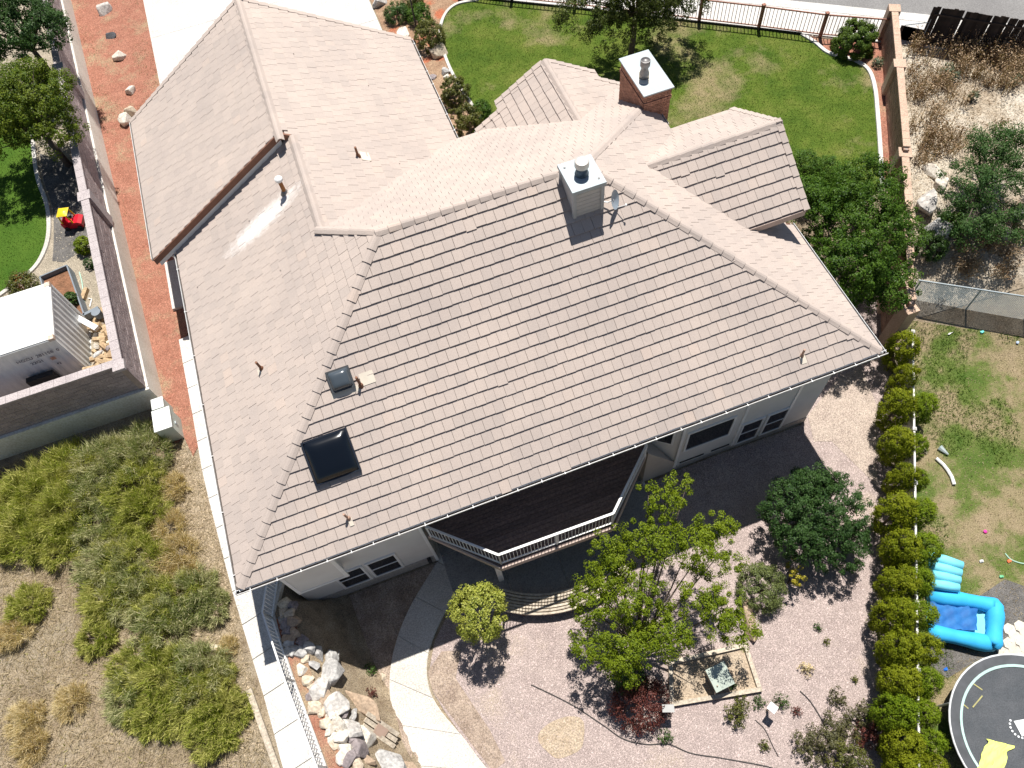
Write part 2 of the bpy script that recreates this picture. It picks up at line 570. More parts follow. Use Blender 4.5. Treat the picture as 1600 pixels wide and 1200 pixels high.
def stones(name, x, y, z, size, mat, label, cat, seed=1):
    """loose gravel as squashed pyramids"""
    r = np.random.default_rng(seed)
    k = visible(x, y, z)
    x, y, z = x[k], y[k], z[k]
    n = len(x)
    s = size * r.uniform(.55, 1.35, n)
    a = r.uniform(0, 6.28, n)
    V = np.zeros((n, 4, 3, 3), np.float32)
    ring = []
    for j in range(4):
        rr = s * r.uniform(.7, 1.2, n)
        ring.append(np.stack([x + rr * np.cos(a + j * 1.571), y + rr * np.sin(a + j * 1.571), z - .003 + 0 * x], 1))
    top = np.stack([x + s * r.uniform(-.35, .35, n), y + s * r.uniform(-.35, .35, n), z + s * r.uniform(.5, .95, n)], 1)
    for j in range(4):
        V[:, j, 0] = ring[j]; V[:, j, 1] = ring[(j + 1) % 4]; V[:, j, 2] = top
    # weld each stone so that it is one island
    vv = np.stack(ring + [top], 1).reshape(-1, 3)
    base = np.arange(n)[:, None] * 5
    F = np.concatenate([base + np.array([j, (j + 1) % 4, 4]) for j in range(4)], 1).reshape(-1, 3)
    me = bpy.data.meshes.new(name)
    me.vertices.add(len(vv)); me.vertices.foreach_set('co', vv.astype(np.float32).ravel())
    me.loops.add(F.size); me.loops.foreach_set('vertex_index', F.astype(np.int32).ravel())
    me.polygons.add(len(F))
    me.polygons.foreach_set('loop_start', np.arange(0, F.size, 3, dtype=np.int32))
    me.polygons.foreach_set('loop_total', np.full(len(F), 3, np.int32))
    me.materials.append(mat); me.update(calc_edges=True)
    return stuff(link(me, name), label, cat)

def blade_tris(base, d, width, r):
    """thin triangles from base (n,3) along d (n,3), bent at the middle: 3 verts + 4 verts -> two faces as quads list"""
    n = len(base)
    side = np.cross(d, r.normal(size=(n, 3)))
    side /= np.linalg.norm(side, axis=1)[:, None] + 1e-9
    wv = side * (width / 2)[:, None]
    return np.stack([base - wv, base + wv, base + d], 1).reshape(-1, 3)

def grassmesh(name, x, y, z, length, width, mat, lean=0.7, seed=1, label=None, cat=None, flat=False):
    r = np.random.default_rng(seed)
    k = visible(x, y, z)
    x, y, z = x[k], y[k], z[k]
    n = len(x)
    L = length * r.uniform(.5, 1.4, n)
    a = r.uniform(0, 6.28, n); l = lean * r.uniform(.2, 1.2, n)
    d = np.stack([np.cos(a) * l, np.sin(a) * l, np.ones(n) * (0.25 if flat else 1)], 1)
    d *= (L / np.linalg.norm(d, axis=1))[:, None]
    V = blade_tris(np.stack([x, y, z], 1), d, width * r.uniform(.6, 1.4, n), r)
    o = link(bigmesh(name, V, 3, mat), name)
    return stuff(o, label, cat)

def leaves(c, nrm, size, r, aspect=0.6):
    """diamond leaves: c (n,3), nrm (n,3)"""
    n = len(c)
    nrm = nrm / (np.linalg.norm(nrm, axis=1)[:, None] + 1e-9)
    t = np.cross(nrm, r.normal(size=(n, 3)))
    t /= np.linalg.norm(t, axis=1)[:, None] + 1e-9
    b = np.cross(nrm, t)
    s = (size * r.uniform(.6, 1.3, n))[:, None]
    fold = nrm * s * 0.18
    V = np.stack([c - t * s / 2, c - b * s * aspect / 2 + fold, c + t * s / 2, c + b * s * aspect / 2 + fold], 1)
    return V.reshape(-1, 3)

def clumps(lobes, n, r, lo=.5, low=-.35):
    L = np.array(lobes, float)
    wgt = (L[:, 3] * L[:, 4] * L[:, 5]) ** .67
    i = r.choice(len(L), n, p=wgt / wgt.sum())
    d = r.normal(size=(n, 3)); d /= np.linalg.norm(d, axis=1)[:, None]
    d[:, 2] = np.where(d[:, 2] < low, -d[:, 2] * .6, d[:, 2])
    k = r.uniform(lo, 1, n) ** .6
    return L[i, :3] + d * L[i, 3:] * k[:, None], d

def crown(lobes, nc, cr, nl, size, r, up=.45, aspect=.6, lo=.5, low=-.35, spread=1.0):
    C, D = clumps(lobes, nc, r, lo, low)
    j = r.integers(0, nc, nl)
    v = r.normal(size=(nl, 3)); v /= np.linalg.norm(v, axis=1)[:, None]
    v += D[j] * .35
    rad = cr * r.uniform(.6, 1.3, nc)
    q = C[j] + v * (rad[j] * r.uniform(.25, 1, nl) ** .5)[:, None]
    nn = v * .7 + D[j] * .4 + np.array([0, 0, up]) + r.normal(size=(nl, 3)) * .55 * spread
    return leaves(q, nn, size, r, aspect), C

def limbs(mb, base, C, r, trunk_r, fork, nl=14, sides=6):
    """trunk from base to fork height, limbs out to some clump centres"""
    base = Vector(base)
    ctr = Vector(C.mean(0))
    f = Vector((base.x + (ctr.x - base.x) * .35, base.y + (ctr.y - base.y) * .35, base.z + fork))
    mb.tube([base - Vector((0, 0, .15)), base.lerp(f, .5) + Vector((.03, -.02, 0)), f], [trunk_r * 1.25, trunk_r, trunk_r * .85], sides + 2)
    for i in r.choice(len(C), min(nl, len(C)), replace=False):
        e = Vector(C[i])
        m = f.lerp(e, .5) + Vector((r.uniform(-.15, .15), r.uniform(-.15, .15), r.uniform(.0, .2)))
        mb.tube([f, m, e], [trunk_r * .5, trunk_r * .28, trunk_r * .08], sides - 1)

# ================================================================== THE SETTING
def axis(lo, hi, step, far):
    a = list(np.arange(lo, hi + step, step))
    k = step
    while a[-1] < far:
        k *= 1.5; a.append(a[-1] + k)
    k = step
    while a[0] > -far:
        k *= 1.5; a.insert(0, a[0] - k)
    return np.array(a)
gx = axis(-24, 40, .35, 2500); gy = axis(-9, 50, .35, 2500)
X, Y = np.meshgrid(gx, gy)
Z = zt(X, Y) - .03
nx, ny = len(gx), len(gy)
ii, jj = np.meshgrid(np.arange(nx - 1), np.arange(ny - 1))
q0 = (jj * nx + ii).ravel()
struct(link(mesh('ground', np.stack([X.ravel(), Y.ravel(), Z.ravel()], 1), np.stack([q0, q0 + 1, q0 + nx + 1, q0 + nx], 1).tolist(), DRY, True), 'ground'))

def gp(*pts):
    return [tuple(G(*p)[:2]) for p in pts]

# neighbour's raised garden on the left
NZ = 3.4
WA = Vector((-9.37, 16.93)); WB = Vector((-10.95, 43.0))       # line of the long block wall
flatN = lambda x, y: np.full(np.shape(x), NZ)
wdir = (WB - WA).normalized()
ngr = [(WA.x - .3, WA.y + .15), tuple(WB + Vector((-.3, 0))), (-30, 43), (-30, WA.y + .15)]
sheet('garden_gravel', ngr, NGRAV, 0, flatN, 1.0)
def pn(*pts):
    return [tuple(P(p[0], p[1], NZ)[:2]) for p in pts]
ncurb = smoothline(pn((0, 462), (30, 440), (60, 412), (76, 372), (75, 325), (60, 280), (54, 240), (50, 190)), 6)
sheet('neighbour_lawn', ncurb + [(-17, 40), (-29, 40), (-29, 24)], LAWN2, .012, flatN, .8)
mulch = smoothline(pn((82, 408), (84, 372), (82, 325), (68, 280), (62, 240)), 5) + pn((128, 260), (134, 330), (140, 380), (118, 398), (100, 410))
sheet('dark_mulch', mulch, CHIP, .008, flatN, .6)

# right-hand side and back
redstrip = [(-9.42, 16.2), (-9.4, 15.7), (-9.1, 15.0), (-8.8, 15.2), (-8.6, 14.3), (-8.4, 14.6), (-8.22, 13.5), (-8.28, 19.3), (-7.3, 20.4), (-7.2, 30), (-7.22, 44), (-11.2, 44), (-11.0, 41), (-10.1, 27)]
sheet('red_gravel_strip', redstrip, REDG, 0.0)
tanside = gp((262, 655), (285, 640), (300, 690), (330, 800), (362, 930), (398, 1070), (440, 1200), (395, 1200), (365, 1060), (330, 930), (285, 800), (262, 700))
curbL = smoothline(gp((748, 0), (712, 8), (693, 28), (688, 60), (700, 100), (718, 135), (738, 165), (752, 186)), 6)
curbR = smoothline(gp((1252, 54), (1272, 66), (1292, 82), (1318, 90), (1340, 97), (1358, 112), (1367, 140), (1371, 180), (1375, 235), (1378, 290)), 6)
lawnpoly = curbL + [(5.2, 25.0), (6.0, 23.5), (9, 21), (12, 17)] + gp((1240, 300), (1330, 340)) + curbR[::-1] + gp((1180, 45), (1050, 31), (900, 14), (765, 0)) + [tuple(G(748, -30)[:2])]
sheet('back_lawn', lawnpoly, LAWN, .004)
bedpoly = [(3.7, 36.5), (3.62, 28.5), (3.6, 22)] + [(4.9, 21.9), (5.3, 24.5)] + curbL[::-1] + [tuple(G(735, -40)[:2]), tuple(G(600, -40)[:2])]
sheet('flower_bed', bedpoly, BED, -.004)
redR = curbR + gp((1396, 300), (1395, 240), (1380, 66), (1330, 62), (1290, 60))
sheet('red_gravel_border', redR, REDG, .002)

yard = [(-1.9, 8.3), (-1.5, 7.0)] + gp((735, 905), (705, 950), (680, 1000), (672, 1040), (676, 1080), (695, 1112), (722, 1150), (765, 1205)) + [(-2, -3), (3, -7), (8.2, -5), (11.6, 1.1), (16.9, 9.75), (18.2, 12.2), (13.4, 13), (12.3, 10), (12.4, 8.3)]
sheet('pink_gravel_yard', yard, PINK, 0.0)
tanr = gp((1262, 650), (1310, 590), (1345, 572), (1372, 640), (1368, 700), (1372, 760), (1330, 720), (1300, 690), (1272, 690))
sheet('tan_gravel_patch', tanr, TANG, .012)
dirt = gp((668, 1050), (690, 1018), (720, 1016), (712, 1060), (735, 1095), (765, 1140), (790, 1190), (770, 1205), (735, 1160), (700, 1112), (676, 1080))
sheet('bare_dirt_strip', dirt, SOIL, .008, step=.3)
ysoil = [(-5.0, 8.3), (-1.9, 8.3)] + gp((683, 880), (640, 950), (617, 1010), (609, 1060), (612, 1110), (628, 1160), (655, 1205)) + [(-4.35, 1.0), (-3.9, 2.6), (-4.45, 4.5), (-4.8, 6)]
sheet('soil_under_windows', ysoil, SOIL, .004, step=.35)
ring = [(P(880, 1152, 0).x + math.cos(a) * (.72 + .1 * math.sin(3 * a)), P(880, 1152, 0).y + math.sin(a) * (.62 + .08 * math.cos(2 * a))) for a in np.linspace(0, 6.1, 24)]
sheet('tree_basin_soil', ring, groundmat('sandy_basin', [(.35, (.36, .28, .20)), (.65, (.44, .36, .27))], 2.5, 20, .7, .7), .010, step=.2)

FL0 = Vector((17.26, 9.65)); FL1 = Vector((9.25, -2.7))       # property line: vinyl fence
fdir = (FL0 - FL1).normalized(); fnor = Vector((fdir.y, -fdir.x))
neigh = [tuple(FL1 - fdir * 6 + fnor * .1), tuple(FL0 + fnor * .1), tuple(FL0 + fdir * 1.3 + fnor * .1)] + gp((1640, 532), (1900, 560)) + [(34, -12), (6, -14)]
sheet('neighbour_back_lawn', neigh, NLAWN, 0.0)
chips = gp((1450, 985), (1570, 905), (1640, 930), (1700, 1010), (1640, 1060), (1530, 1030), (1480, 1060), (1455, 1040))
sheet('dark_chippings', chips, CHIP, .006)
slopepoly = [tuple(FL0 + fdir * 1.3 + fnor * .3), (20.4, 15.7), (24.5, 22.9)] + gp((1445, 52), (1520, 38), (1700, 60), (1800, 300), (1700, 470), (1600, 449)) + gp((1430, 492))[:0]
sheet('weedy_sand_slope', slopepoly, SAND, .0, step=.35)

# street, kerb, sidewalk at the back
SA = P(1225, 0, HI); SB = P(1456, 24, HI)
sd = (SB - SA).xy.normalized(); sn = Vector((-sd.y, sd.x))
if sn.y < 0: sn = -sn
def along(o, k): return tuple(SA.xy + sd * k + sn * o)
sheet('street', [along(.0, -30), along(0, 40), along(10, 40), along(10, -30)], ASPH, .0, lambda x, y: np.full(np.shape(x), HI), 2.0)
def slabs(parent, polys, z, th, mat, name='slab'):
    for pl in polys:
        if not _ccw(pl):
            pl = pl[::-1]
        c = Vector((sum(p[0] for p in pl) / len(pl), sum(p[1] for p in pl) / len(pl)))
        ins = [tuple(Vector(p) + (c - Vector(p)).normalized() * .012) for p in pl]
        zz = z if callable(z) else (lambda x, y, z=z: z)
        m = MB(); m.prism(ins, lambda x, y: float(zz(x, y)) - th, lambda x, y: float(zz(x, y)))
        m.obj(name, mat, parent)
kb = MB(); kb.prism([along(-.02, -30), along(-.02, 40), along(-.55, 40), along(-.55, -30)], HI - .2, HI + .03)
struct(kb.obj('kerb', CONC))
sw = MB(); sw.prism([along(-.57, -30), along(-.57, 40), along(-2.3, 40), along(-2.3, -30)], HI - .2, HI - .02)
swo = struct(sw.obj('sidewalk', RETC))
slabs(swo, [[along(-.58, k), along(-.58, k + 1.5), along(-2.28, k + 1.5), along(-2.28, k)] for k in np.arange(-15, 20, 1.5)], HI + .04, .1, CONC)

# driveway, side path, garden walk, patio
dw = MB(); dw.prism([(-7.25, 27.2), (3.62, 27.2), (3.62, 41.6), (-7.25, 41.6)], HI - .2, HI - .012)
dwo = struct(dw.obj('driveway', RETC))
xs = [-7.25, -3.6, .05, 3.62]; ys = [27.2, 30.8, 34.4, 38, 41.6]
slabs(dwo, [[(xs[i], ys[j]), (xs[i + 1], ys[j]), (xs[i + 1], ys[j + 1]), (xs[i], ys[j + 1])] for i in range(3) for j in range(4)], HI + .03, .08, CONC)

pl = [(-8.40, 19.4)] + [tuple(P(a_, b_, HI + .03)[:2]) for a_, b_ in ((284, 560), (299, 640), (318, 750), (356, 900), (367, 940), (394, 1030), (406, 1067), (436, 1177))] + [(-7.40, .8)]
pr = [(-6.25, 19.4), (-6.25, 13.2), (-6.6, 9.1), (-7.05, 7.7), (-6.42, 3.1), (-6.15, 1.0)]
def lerpline(L, y):
    for a, b in zip(L, L[1:]):
        if b[1] <= y <= a[1]:
            return a[0] + (b[0] - a[0]) * (a[1] - y) / (a[1] - b[1])
    return L[-1][0]
prr = [(-6.25, 19.4), (-6.25, 9.3), (-7.0, 7.75), (-6.76, 5.7), (-6.376, 3.1), (-6.1, 1.0)]
yy = list(np.arange(19.4, .9, -1.15))
sp = MB(); sp.prism([(lerpline(pl, y), y) for y in yy] + [(lerpline(prr, y), y) for y in yy[::-1]], HI - .25, HI - .01)
spo = struct(sp.obj('side_path', RETC))
slabs(spo, [[(lerpline(pl, a), a), (lerpline(pl, b), b + .02), (lerpline(prr, b), b + .25), (lerpline(prr, a), a + .25)] for a, b in zip(yy[:-1], yy[1:])], HI + .035, .1, CONC)
ld = MB(); ld.prism([(-8.40, 23.3), (-8.40, 20.85), (-7.12, 20.85), (-7.12, 23.3)], HI - .2, HI + .14); struct(ld.obj('concrete_landing', CONC))
sp2 = MB(); sp2.prism([(-7.25, 20.55), (-6.35, 20.55), (-6.35, 27), (-7.25, 27)], HI - .2, HI + .01)

wl = smoothline(gp((683, 878), (640, 950), (617, 1010), (609, 1060), (612, 1110), (628, 1160), (655, 1205), (690, 1260)), 8)
wr = smoothline(gp((737, 905), (700, 950), (676, 1000), (667, 1040), (672, 1080), (690, 1112), (722, 1150), (765, 1205), (820, 1260)), 8)
def resample(L, n):
    P_ = [Vector(p) for p in L]
    d = [0]
    for a, b in zip(P_, P_[1:]): d.append(d[-1] + (b - a).length)
    out = []
    for k in range(n):
        s = d[-1] * k / (n - 1)
        for i in range(len(d) - 1):
            if d[i] <= s <= d[i + 1] + 1e-9:
                out.append(tuple(P_[i].lerp(P_[i + 1], (s - d[i]) / max(d[i + 1] - d[i], 1e-9)))); break
    return out
wl = resample(wl, 37); wr = resample(wr, 37)
wk = MB(); wk.prism(wl + wr[::-1], -.15, .015)
wko = struct(wk.obj('garden_walk', RETC))
for k in range(0, 36, 6):
    slabs(wko, [wl[k:k + 7] + wr[k:k + 7][::-1]], .05, .1, CONC2)
pt = MB(); pt.prism([(-1.65, 10.6), (-1.75, 8.3)] + gp((737, 905)) + [(-.9, 6.2), (.1, 5.75), (1.0, 5.45), (1.9, 5.3), (2.9, 5.4), (3.9, 5.75), (4.8, 6.4), (5.7, 7.6), (6.1, 8.3), (6.1, 10.6)], -.15, .03)
pto = struct(pt.obj('patio', RETC))
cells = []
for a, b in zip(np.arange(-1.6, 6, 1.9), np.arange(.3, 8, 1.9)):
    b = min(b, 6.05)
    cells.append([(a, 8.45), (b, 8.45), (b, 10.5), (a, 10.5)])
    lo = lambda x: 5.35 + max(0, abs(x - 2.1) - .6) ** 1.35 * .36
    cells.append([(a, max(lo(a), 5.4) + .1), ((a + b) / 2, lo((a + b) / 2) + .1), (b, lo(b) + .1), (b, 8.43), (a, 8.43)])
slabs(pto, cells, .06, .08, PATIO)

def strip(name, line, wdt, h, mat, parent=None, zf=None, seg=None, label=None):
    """edging that follows a line"""
    zf = zf or (lambda x, y: float(zt(x, y)))
    m = MB(); V = []; n = len(line)
    for i, p in enumerate(line):
        a = Vector(line[max(i - 1, 0)]); b = Vector(line[min(i + 1, n - 1)])
        d = (b - a).normalized(); s = Vector((-d.y, d.x)) * wdt / 2
        z = zf(p[0], p[1])
        for q, zz in ((Vector(p) - s, z - .08), (Vector(p) - s * .8, z + h), (Vector(p) + s * .8, z + h), (Vector(p) + s, z - .08)):
            V.append((q.x, q.y, zz))
    F = []
    for i in range(n - 1):
        for k in range(3):
            F.append((i * 4 + k, i * 4 + k + 1, i * 4 + 4 + k + 1, i * 4 + 4 + k))
    F += [(0, 3, 2, 1), (n * 4 - 4, n * 4 - 3, n * 4 - 2, n * 4 - 1)]
    m.add(V, F)
    return m.obj(name, mat, parent)
tag(strip('garden_edging', curbL, .17, .07, CONC2), 'cast concrete edging between the flower bed and the back lawn', 'edging')
tag(strip('garden_edging', curbR, .20, .07, CONC), 'pale concrete edging between the back lawn and the red gravel', 'edging')
tag(strip('garden_edging', ncurb, .2, .07, CONC2, None, lambda x, y: NZ), 'pale concrete edging around the lush lawn beyond the block wall', 'edging')
tag(strip('metal_edging', gp((1252, 54), (1185, 46), (1050, 31), (900, 14), (765, 0), (700, -8)), .06, .10, BLACKM), 'black metal edging along the foot of the rust red fence', 'edging')

# ================================================================== THE HOUSE
ZE = 5.5; XL = -6.79; XR = 13.19; YF = 7.79; W = 6.894; S = 0.6187
YR = YF + W; ZR = ZE + S * W
R1 = Vector((XL + W, YR, ZR)); R2 = Vector((XR - W, YR, ZR))
DH = 1.574
P5 = Vector((XL + W - DH, YR + DH, ZR - S * DH))
XW = P5.x; ZW = P5.z
XG = XW - .38; ZG = ZW + S * .38; XGL = -7.63; YG0 = 20.55; YG1 = 28.0; XWE = 4.06
house = thing('house', 'large beige house with pale concrete tile roof, two chimneys and a rear balcony', 'house', (3.2, 15, 0))
roof = thing('roof', '', '', (0, 0, 0))
del roof['label']; del roof['category']
roof.parent = house
roof.location = (0, 0, 0)
ROOT[roof] = ROOT[house]

TW = .3048; TP = .312; SQ = math.hypot(1, S)
TILES = []
def slope(O, U, Vd, u0, u1, vmax, clips, pick=None, vmin=0.06):
    O = Vector(O); U = Vector((U[0], U[1], 0)); Vp = Vector((Vd[0], Vd[1], 0))
    sd_ = (Vp + Vector((0, 0, S))).normalized()
    nr = U.cross(sd_)
    if nr.z < 0: nr = -nr
    n = int(math.ceil(vmax / TP))
    for c in range(n):
        v0 = vmin + c * TP
        if v0 > vmax: break
        off = (c % 2) * TW / 2 + random.uniform(-.012, .012)
        k0 = int(math.floor((u0 - off) / TW)); k1 = int(math.ceil((u1 - off) / TW))
        for k in range(k0, k1):
            a = off + k * TW + .004 + random.uniform(-.002, .002); b = a + TW - .008
            slip = random.uniform(-.006, .006) - (.035 if random.random() < .006 else 0)
            rect = [(a, v0 - .035 + slip), (b, v0 - .035 + slip), (b, v0 + TP + .05 + slip), (a, v0 + TP + .05 + slip)]
            xy = [(O.x + U.x * u + Vp.x * v, O.y + U.y * u + Vp.y * v) for u, v in rect]
            cx = sum(p[0] for p in xy) / 4; cy = sum(p[1] for p in xy) / 4
            cl = clips + (pick(cx, cy) if pick else [])
            pol = xy
            for h in cl:
                pol = clip(pol, *h)
                if len(pol) < 3: break
            if len(pol) < 3: continue
            A = abs(sum(pol[i][0] * pol[(i + 1) % len(pol)][1] - pol[(i + 1) % len(pol)][0] * pol[i][1] for i in range(len(pol)))) / 2
            if A < .004: continue
            full = A > .999 * abs((b - a) * (TP + .085))
            TILES.append(dict(O=O, U=U, Vp=Vp, sd=sd_, nr=nr, pol=pol, v0=v0 - .035 + slip, a=a, b=b, full=full, lift=random.uniform(-.003, .004), c=(cx, cy)))

# clip lines (a*x + b*y <= c)
hipFL = (-1, 1, YF - XL)          # front side of left hip: y - yF <= x - xL
hipLF = (1, -1, XL - YF)
hipFR = (1, 1, XR + YF)
hipRF = (-1, -1, -(XR + YF))
slope((0, YF, ZE), (1, 0), (0, 1), XL, XR, W, [hipFL, hipFR, (0, 1, YR)])
slope((XL, 0, ZE), (0, 1), (1, 0), YF, 20.9, W, [hipLF], lambda x, y: [(1, 1, R1.x + R1.y)] if y < P5.y else [(1, 0, XW)])
slope((0, YR + W, ZE), (1, 0), (0, -1), -2, 10.5, W, [(0, -1, -YR), (-1, -1, -(R1.x + R1.y)), (1, -1, R2.x - R2.y), (1, 0, 10.5)], lambda x, y: [(0, 1, 30)] if 3.8 < x else [(-1, 1, P5.y - P5.x + .35)])
slope((XWE, 0, ZW - S * (XWE - XW)), (0, 1), (-1, 0), 15.6, YG1, XWE - XG, [(1, 0, XWE + .06), (0, 1, YG1)], lambda x, y: [(-1, 0, -XG)] if y > YG0 + .1 else [(-1, 0, -XW), (1, -1, P5.x - P5.y + .35)])
slope((XGL, 0, ZG - S * (XG - XGL)), (0, 1), (1, 0), YG0, YG1, XG - XGL, [(1, 0, XG), (0, 1, YG1), (0, -1, -YG0)])
slope((XR, 0, ZE), (0, 1), (-1, 0), YF, 18.95, W, [hipRF, (-1, 1, R2.y - R2.x)], lambda x, y: [(0, 1, 13.25)] if y < 13.25 else [(1, 0, 10.52)])
GY = 15.08; GZ = ZE + 2.89; GX1 = 13.02
for sgn in (-1, 1):
    slope((0, GY + sgn * 2.42, GZ - S * 2.42), (1, 0), (0, -sgn), 8.4, GX1, 2.42, [(0, sgn * -1, sgn * -GY), (1, 0, GX1)], lambda x, y: [(-1, 0, -(XR - (GZ - S * abs(y - GY) - ZE) / S - .45))])
BX = 7.93; BZ = ZE + 1.63; BY1 = 22.35
for sgn in (-1, 1):
    slope((BX + sgn * 2.98, 0, BZ - S * 2.98), (0, 1), (-sgn, 0), 18.6, BY1, 2.98, [(-sgn, 0, -sgn * BX), (0, 1, BY1)], lambda x, y: ([(0, 1, 21.92)] if abs(x - BX) > 1.98 else []) + [(0, -1, -(YR + (ZR - (BZ - S * abs(x - BX))) / S - .45))])

def tile_solid(T):
    O, U, Vp, nr = T['O'], T['U'], T['Vp'], T['nr']
    top = []; bot = []
    A = sum(T['pol'][i][0] * T['pol'][(i + 1) % len(T['pol'])][1] - T['pol'][(i + 1) % len(T['pol'])][0] * T['pol'][i][1] for i in range(len(T['pol'])))
    pol = T['pol'] if A > 0 else T['pol'][::-1]
    for x, y in pol:
        v = (x - O.x) * Vp.x + (y - O.y) * Vp.y
        t = (v - T['v0']) / (TP + .085)
        h = .080 - .054 * t + T['lift']
        b = Vector((x, y, O.z + S * v))
        top.append(b + nr * h); bot.append(b + nr * (h - .054))
    n = len(pol)
    F = [tuple(range(n)), tuple(range(2 * n - 1, n - 1, -1))] + [(i, n + i, n + (i + 1) % n, (i + 1) % n) for i in range(n)]
    return top + bot, F
def area(T):
    q = [proj((x, y, T['O'].z + S * ((x - T['O'].x) * T['Vp'].x + (y - T['O'].y) * T['Vp'].y))) for x, y in T['pol']]
    return abs(sum(q[i][0] * q[(i + 1) % 4][1] - q[(i + 1) % 4][0] * q[i][1] for i in range(4))) / 2
fulls = sorted([T for T in TILES if T['full']], key=area, reverse=True)[:300]
fs = set(id(T) for T in fulls)
tm = MB()
l = (TP + .085) * SQ; wv = TW - .008
tm.add([(0, 0, .080), (wv, 0, .080), (wv, l, .026), (0, l, .026), (0, 0, .026), (wv, 0, .026), (wv, l, -.028), (0, l, -.028)],
       [(0, 1, 2, 3), (7, 6, 5, 4), (4, 5, 1, 0), (5, 6, 2, 1), (6, 7, 3, 2), (7, 4, 0, 3)])
tile_me = mesh('tile', tm.V, tm.F, M_TILE)
for T in fulls:
    U = T['U'] if T['U'].cross(T['sd']).z > 0 else -T['U']
    a = T['a'] if U == T['U'] else T['b']
    p = T['O'] + T['U'] * a + (T['Vp'] + Vector((0, 0, S))) * T['v0'] + T['nr'] * T['lift']
    M = Matrix((U, T['sd'], T['nr'])).transposed().to_4x4()
    M.translation = p
    link(tile_me, 'tile', roof, M)
rest = MB()
for T in TILES:
    if id(T) not in fs:
        rest.add(*tile_solid(T))
stuff(rest.obj('roof_tiles', M_TILE, roof))

# sheathing under the tiles, one solid per slope
def deck(poly, plane, th=.14, lift=-.004):
    m = MB(); m.prism(poly, lambda x, y: plane(x, y) - th, lambda x, y: plane(x, y) + lift)
    m.obj('sheathing', BROWNB, roof)
zf_ = lambda x, y: ZE + S * (y - YF)
zl_ = lambda x, y: ZE + S * (x - XL)
zb_ = lambda x, y: ZR - S * (y - YR)
zw_ = lambda x, y: ZW - S * (x - XW)
zg_ = lambda x, y: ZG - S * (XG - x)
zr_ = lambda x, y: ZE + S * (XR - x)
deck([(XL, YF), (XR, YF), R2.xy[:], R1.xy[:]], zf_)
deck([(XL, YF), R1.xy[:], P5.xy[:], (XW, 20.9), (XL, 20.9)], zl_)
deck([R1.xy[:], R2.xy[:], (10.5, 18.89), (10.5, 21.4), (4.1, YR + W), P5.xy[:]], zb_)
deck([P5.xy[:], (XWE, P5.y + XWE - XW), (XWE, YG1), (XW, YG1)], zw_)
deck([(XG, YG0), (XW + .01, YG0), (XW + .01, YG1), (XG, YG1)], zw_)
deck([(XGL, YG0), (XG, YG0), (XG, YG1), (XGL, YG1)], zg_)
deck([(XR, YF), (XR, 13.25), (R2.x + 1.44 , 13.25), R2.xy[:]], zr_)
deck([R2.xy[:], (R2.x + 1.44, 13.25), (10.5, 13.25), (10.5, 18.89)], zr_)
for sgn in (-1, 1):
    pg = lambda x, y: GZ - S * abs(y - GY)
    deck([(9.0, GY), (GX1, GY), (GX1, GY + sgn * 2.42), (11.2, GY + sgn * 2.42)], pg)
    pb = lambda x, y: BZ - S * abs(x - BX)
    deck([(BX, 19.4), (BX, BY1 - .05), (BX + sgn * 1.98, BY1 - .05), (BX + sgn * 1.98, 21.0)], pb)
    deck([(BX + sgn * 1.98, 20.9), (BX + sgn * 1.98, 21.88), (BX + sgn * 2.98, 21.88), (BX + sgn * 2.98, 21.55)], pb)

# ridge, hip and rake tiles
def capmesh(name, drop, wd=.155, ln=.44):
    pr_ = [(-wd, -wd * drop), (-.06, -.012), (0, .004), (.06, -.012), (wd, -wd * drop)]
    m = MB(); V = []; n = len(pr_)
    for x, lift, k in ((0, .105, 1.0), (ln, .070, .9)):
        V += [(x, y * k, z + lift) for y, z in pr_] + [(x, y * k * .96, z + lift - .03) for y, z in pr_]
    F = []
    for i in range(n - 1):
        F.append((i, 2 * n + i, 2 * n + i + 1, i + 1))
        F.append((n + i + 1, 3 * n + i + 1, 3 * n + i, n + i))
        F.append((i + 1, n + i + 1, n + i, i))
        F.append((2 * n + i, 3 * n + i, 3 * n + i + 1, 2 * n + i + 1))
    F += [(0, n, 3 * n, 2 * n), (n - 1, 3 * n - 1, 4 * n - 1, 2 * n - 1)]
    m.add(V, F)
    return mesh(name, m.V, m.F, M_TILE)
cap_r = capmesh('ridge_tile', S * 1.02); cap_h = capmesh('hip_tile', .46)
def caps(a, b, me, name, step=.385, skip=None):
    a = Vector(a); b = Vector(b)
    d = (b - a).normalized(); Lt = (b - a).length
    zax = (Vector((0, 0, 1)) - d * d.z).normalized(); yax = zax.cross(d)
    k = 0.0
    while k < Lt - .15:
        p = a + d * k
        k += step
        if skip and skip(p): continue
        M = Matrix((d, yax, zax)).transposed().to_4x4() @ Matrix.Rotation(random.uniform(-.012, .012), 4, 'Z')
        M.translation = p + zax * random.uniform(-.004, .005)
        link(me, name, roof, M)
caps((XL + .06, YF + .06, ZE + .04), R1 + Vector((-.1, -.1, -.06)), cap_h, 'hip_tile')
caps((XR - .06, YF + .06, ZE + .04), R2 + Vector((.1, -.1, -.06)), cap_h, 'hip_tile')
caps(R1 + Vector((-.1, 0, .0)), R2 + Vector((.2, 0, .0)), cap_r, 'ridge_tile', skip=lambda p: 5.35 < p.x + .2 < 6.35)
caps(P5 + Vector((-.12, .12, -.02)), R1 + Vector((-.05, .05, -.02)), cap_h, 'hip_tile', .37)
caps((9.62, 18.01, ZE + S * (XR - 9.62)), R2 + Vector((.1, .1, -.06)), cap_h, 'hip_tile')
caps((XW, 20.5, ZW), (XW, P5.y + .1, ZW), cap_r, 'ridge_tile')
caps((XG, YG1, ZG), (XG, YG0 - .02, ZG), cap_r, 'ridge_tile')
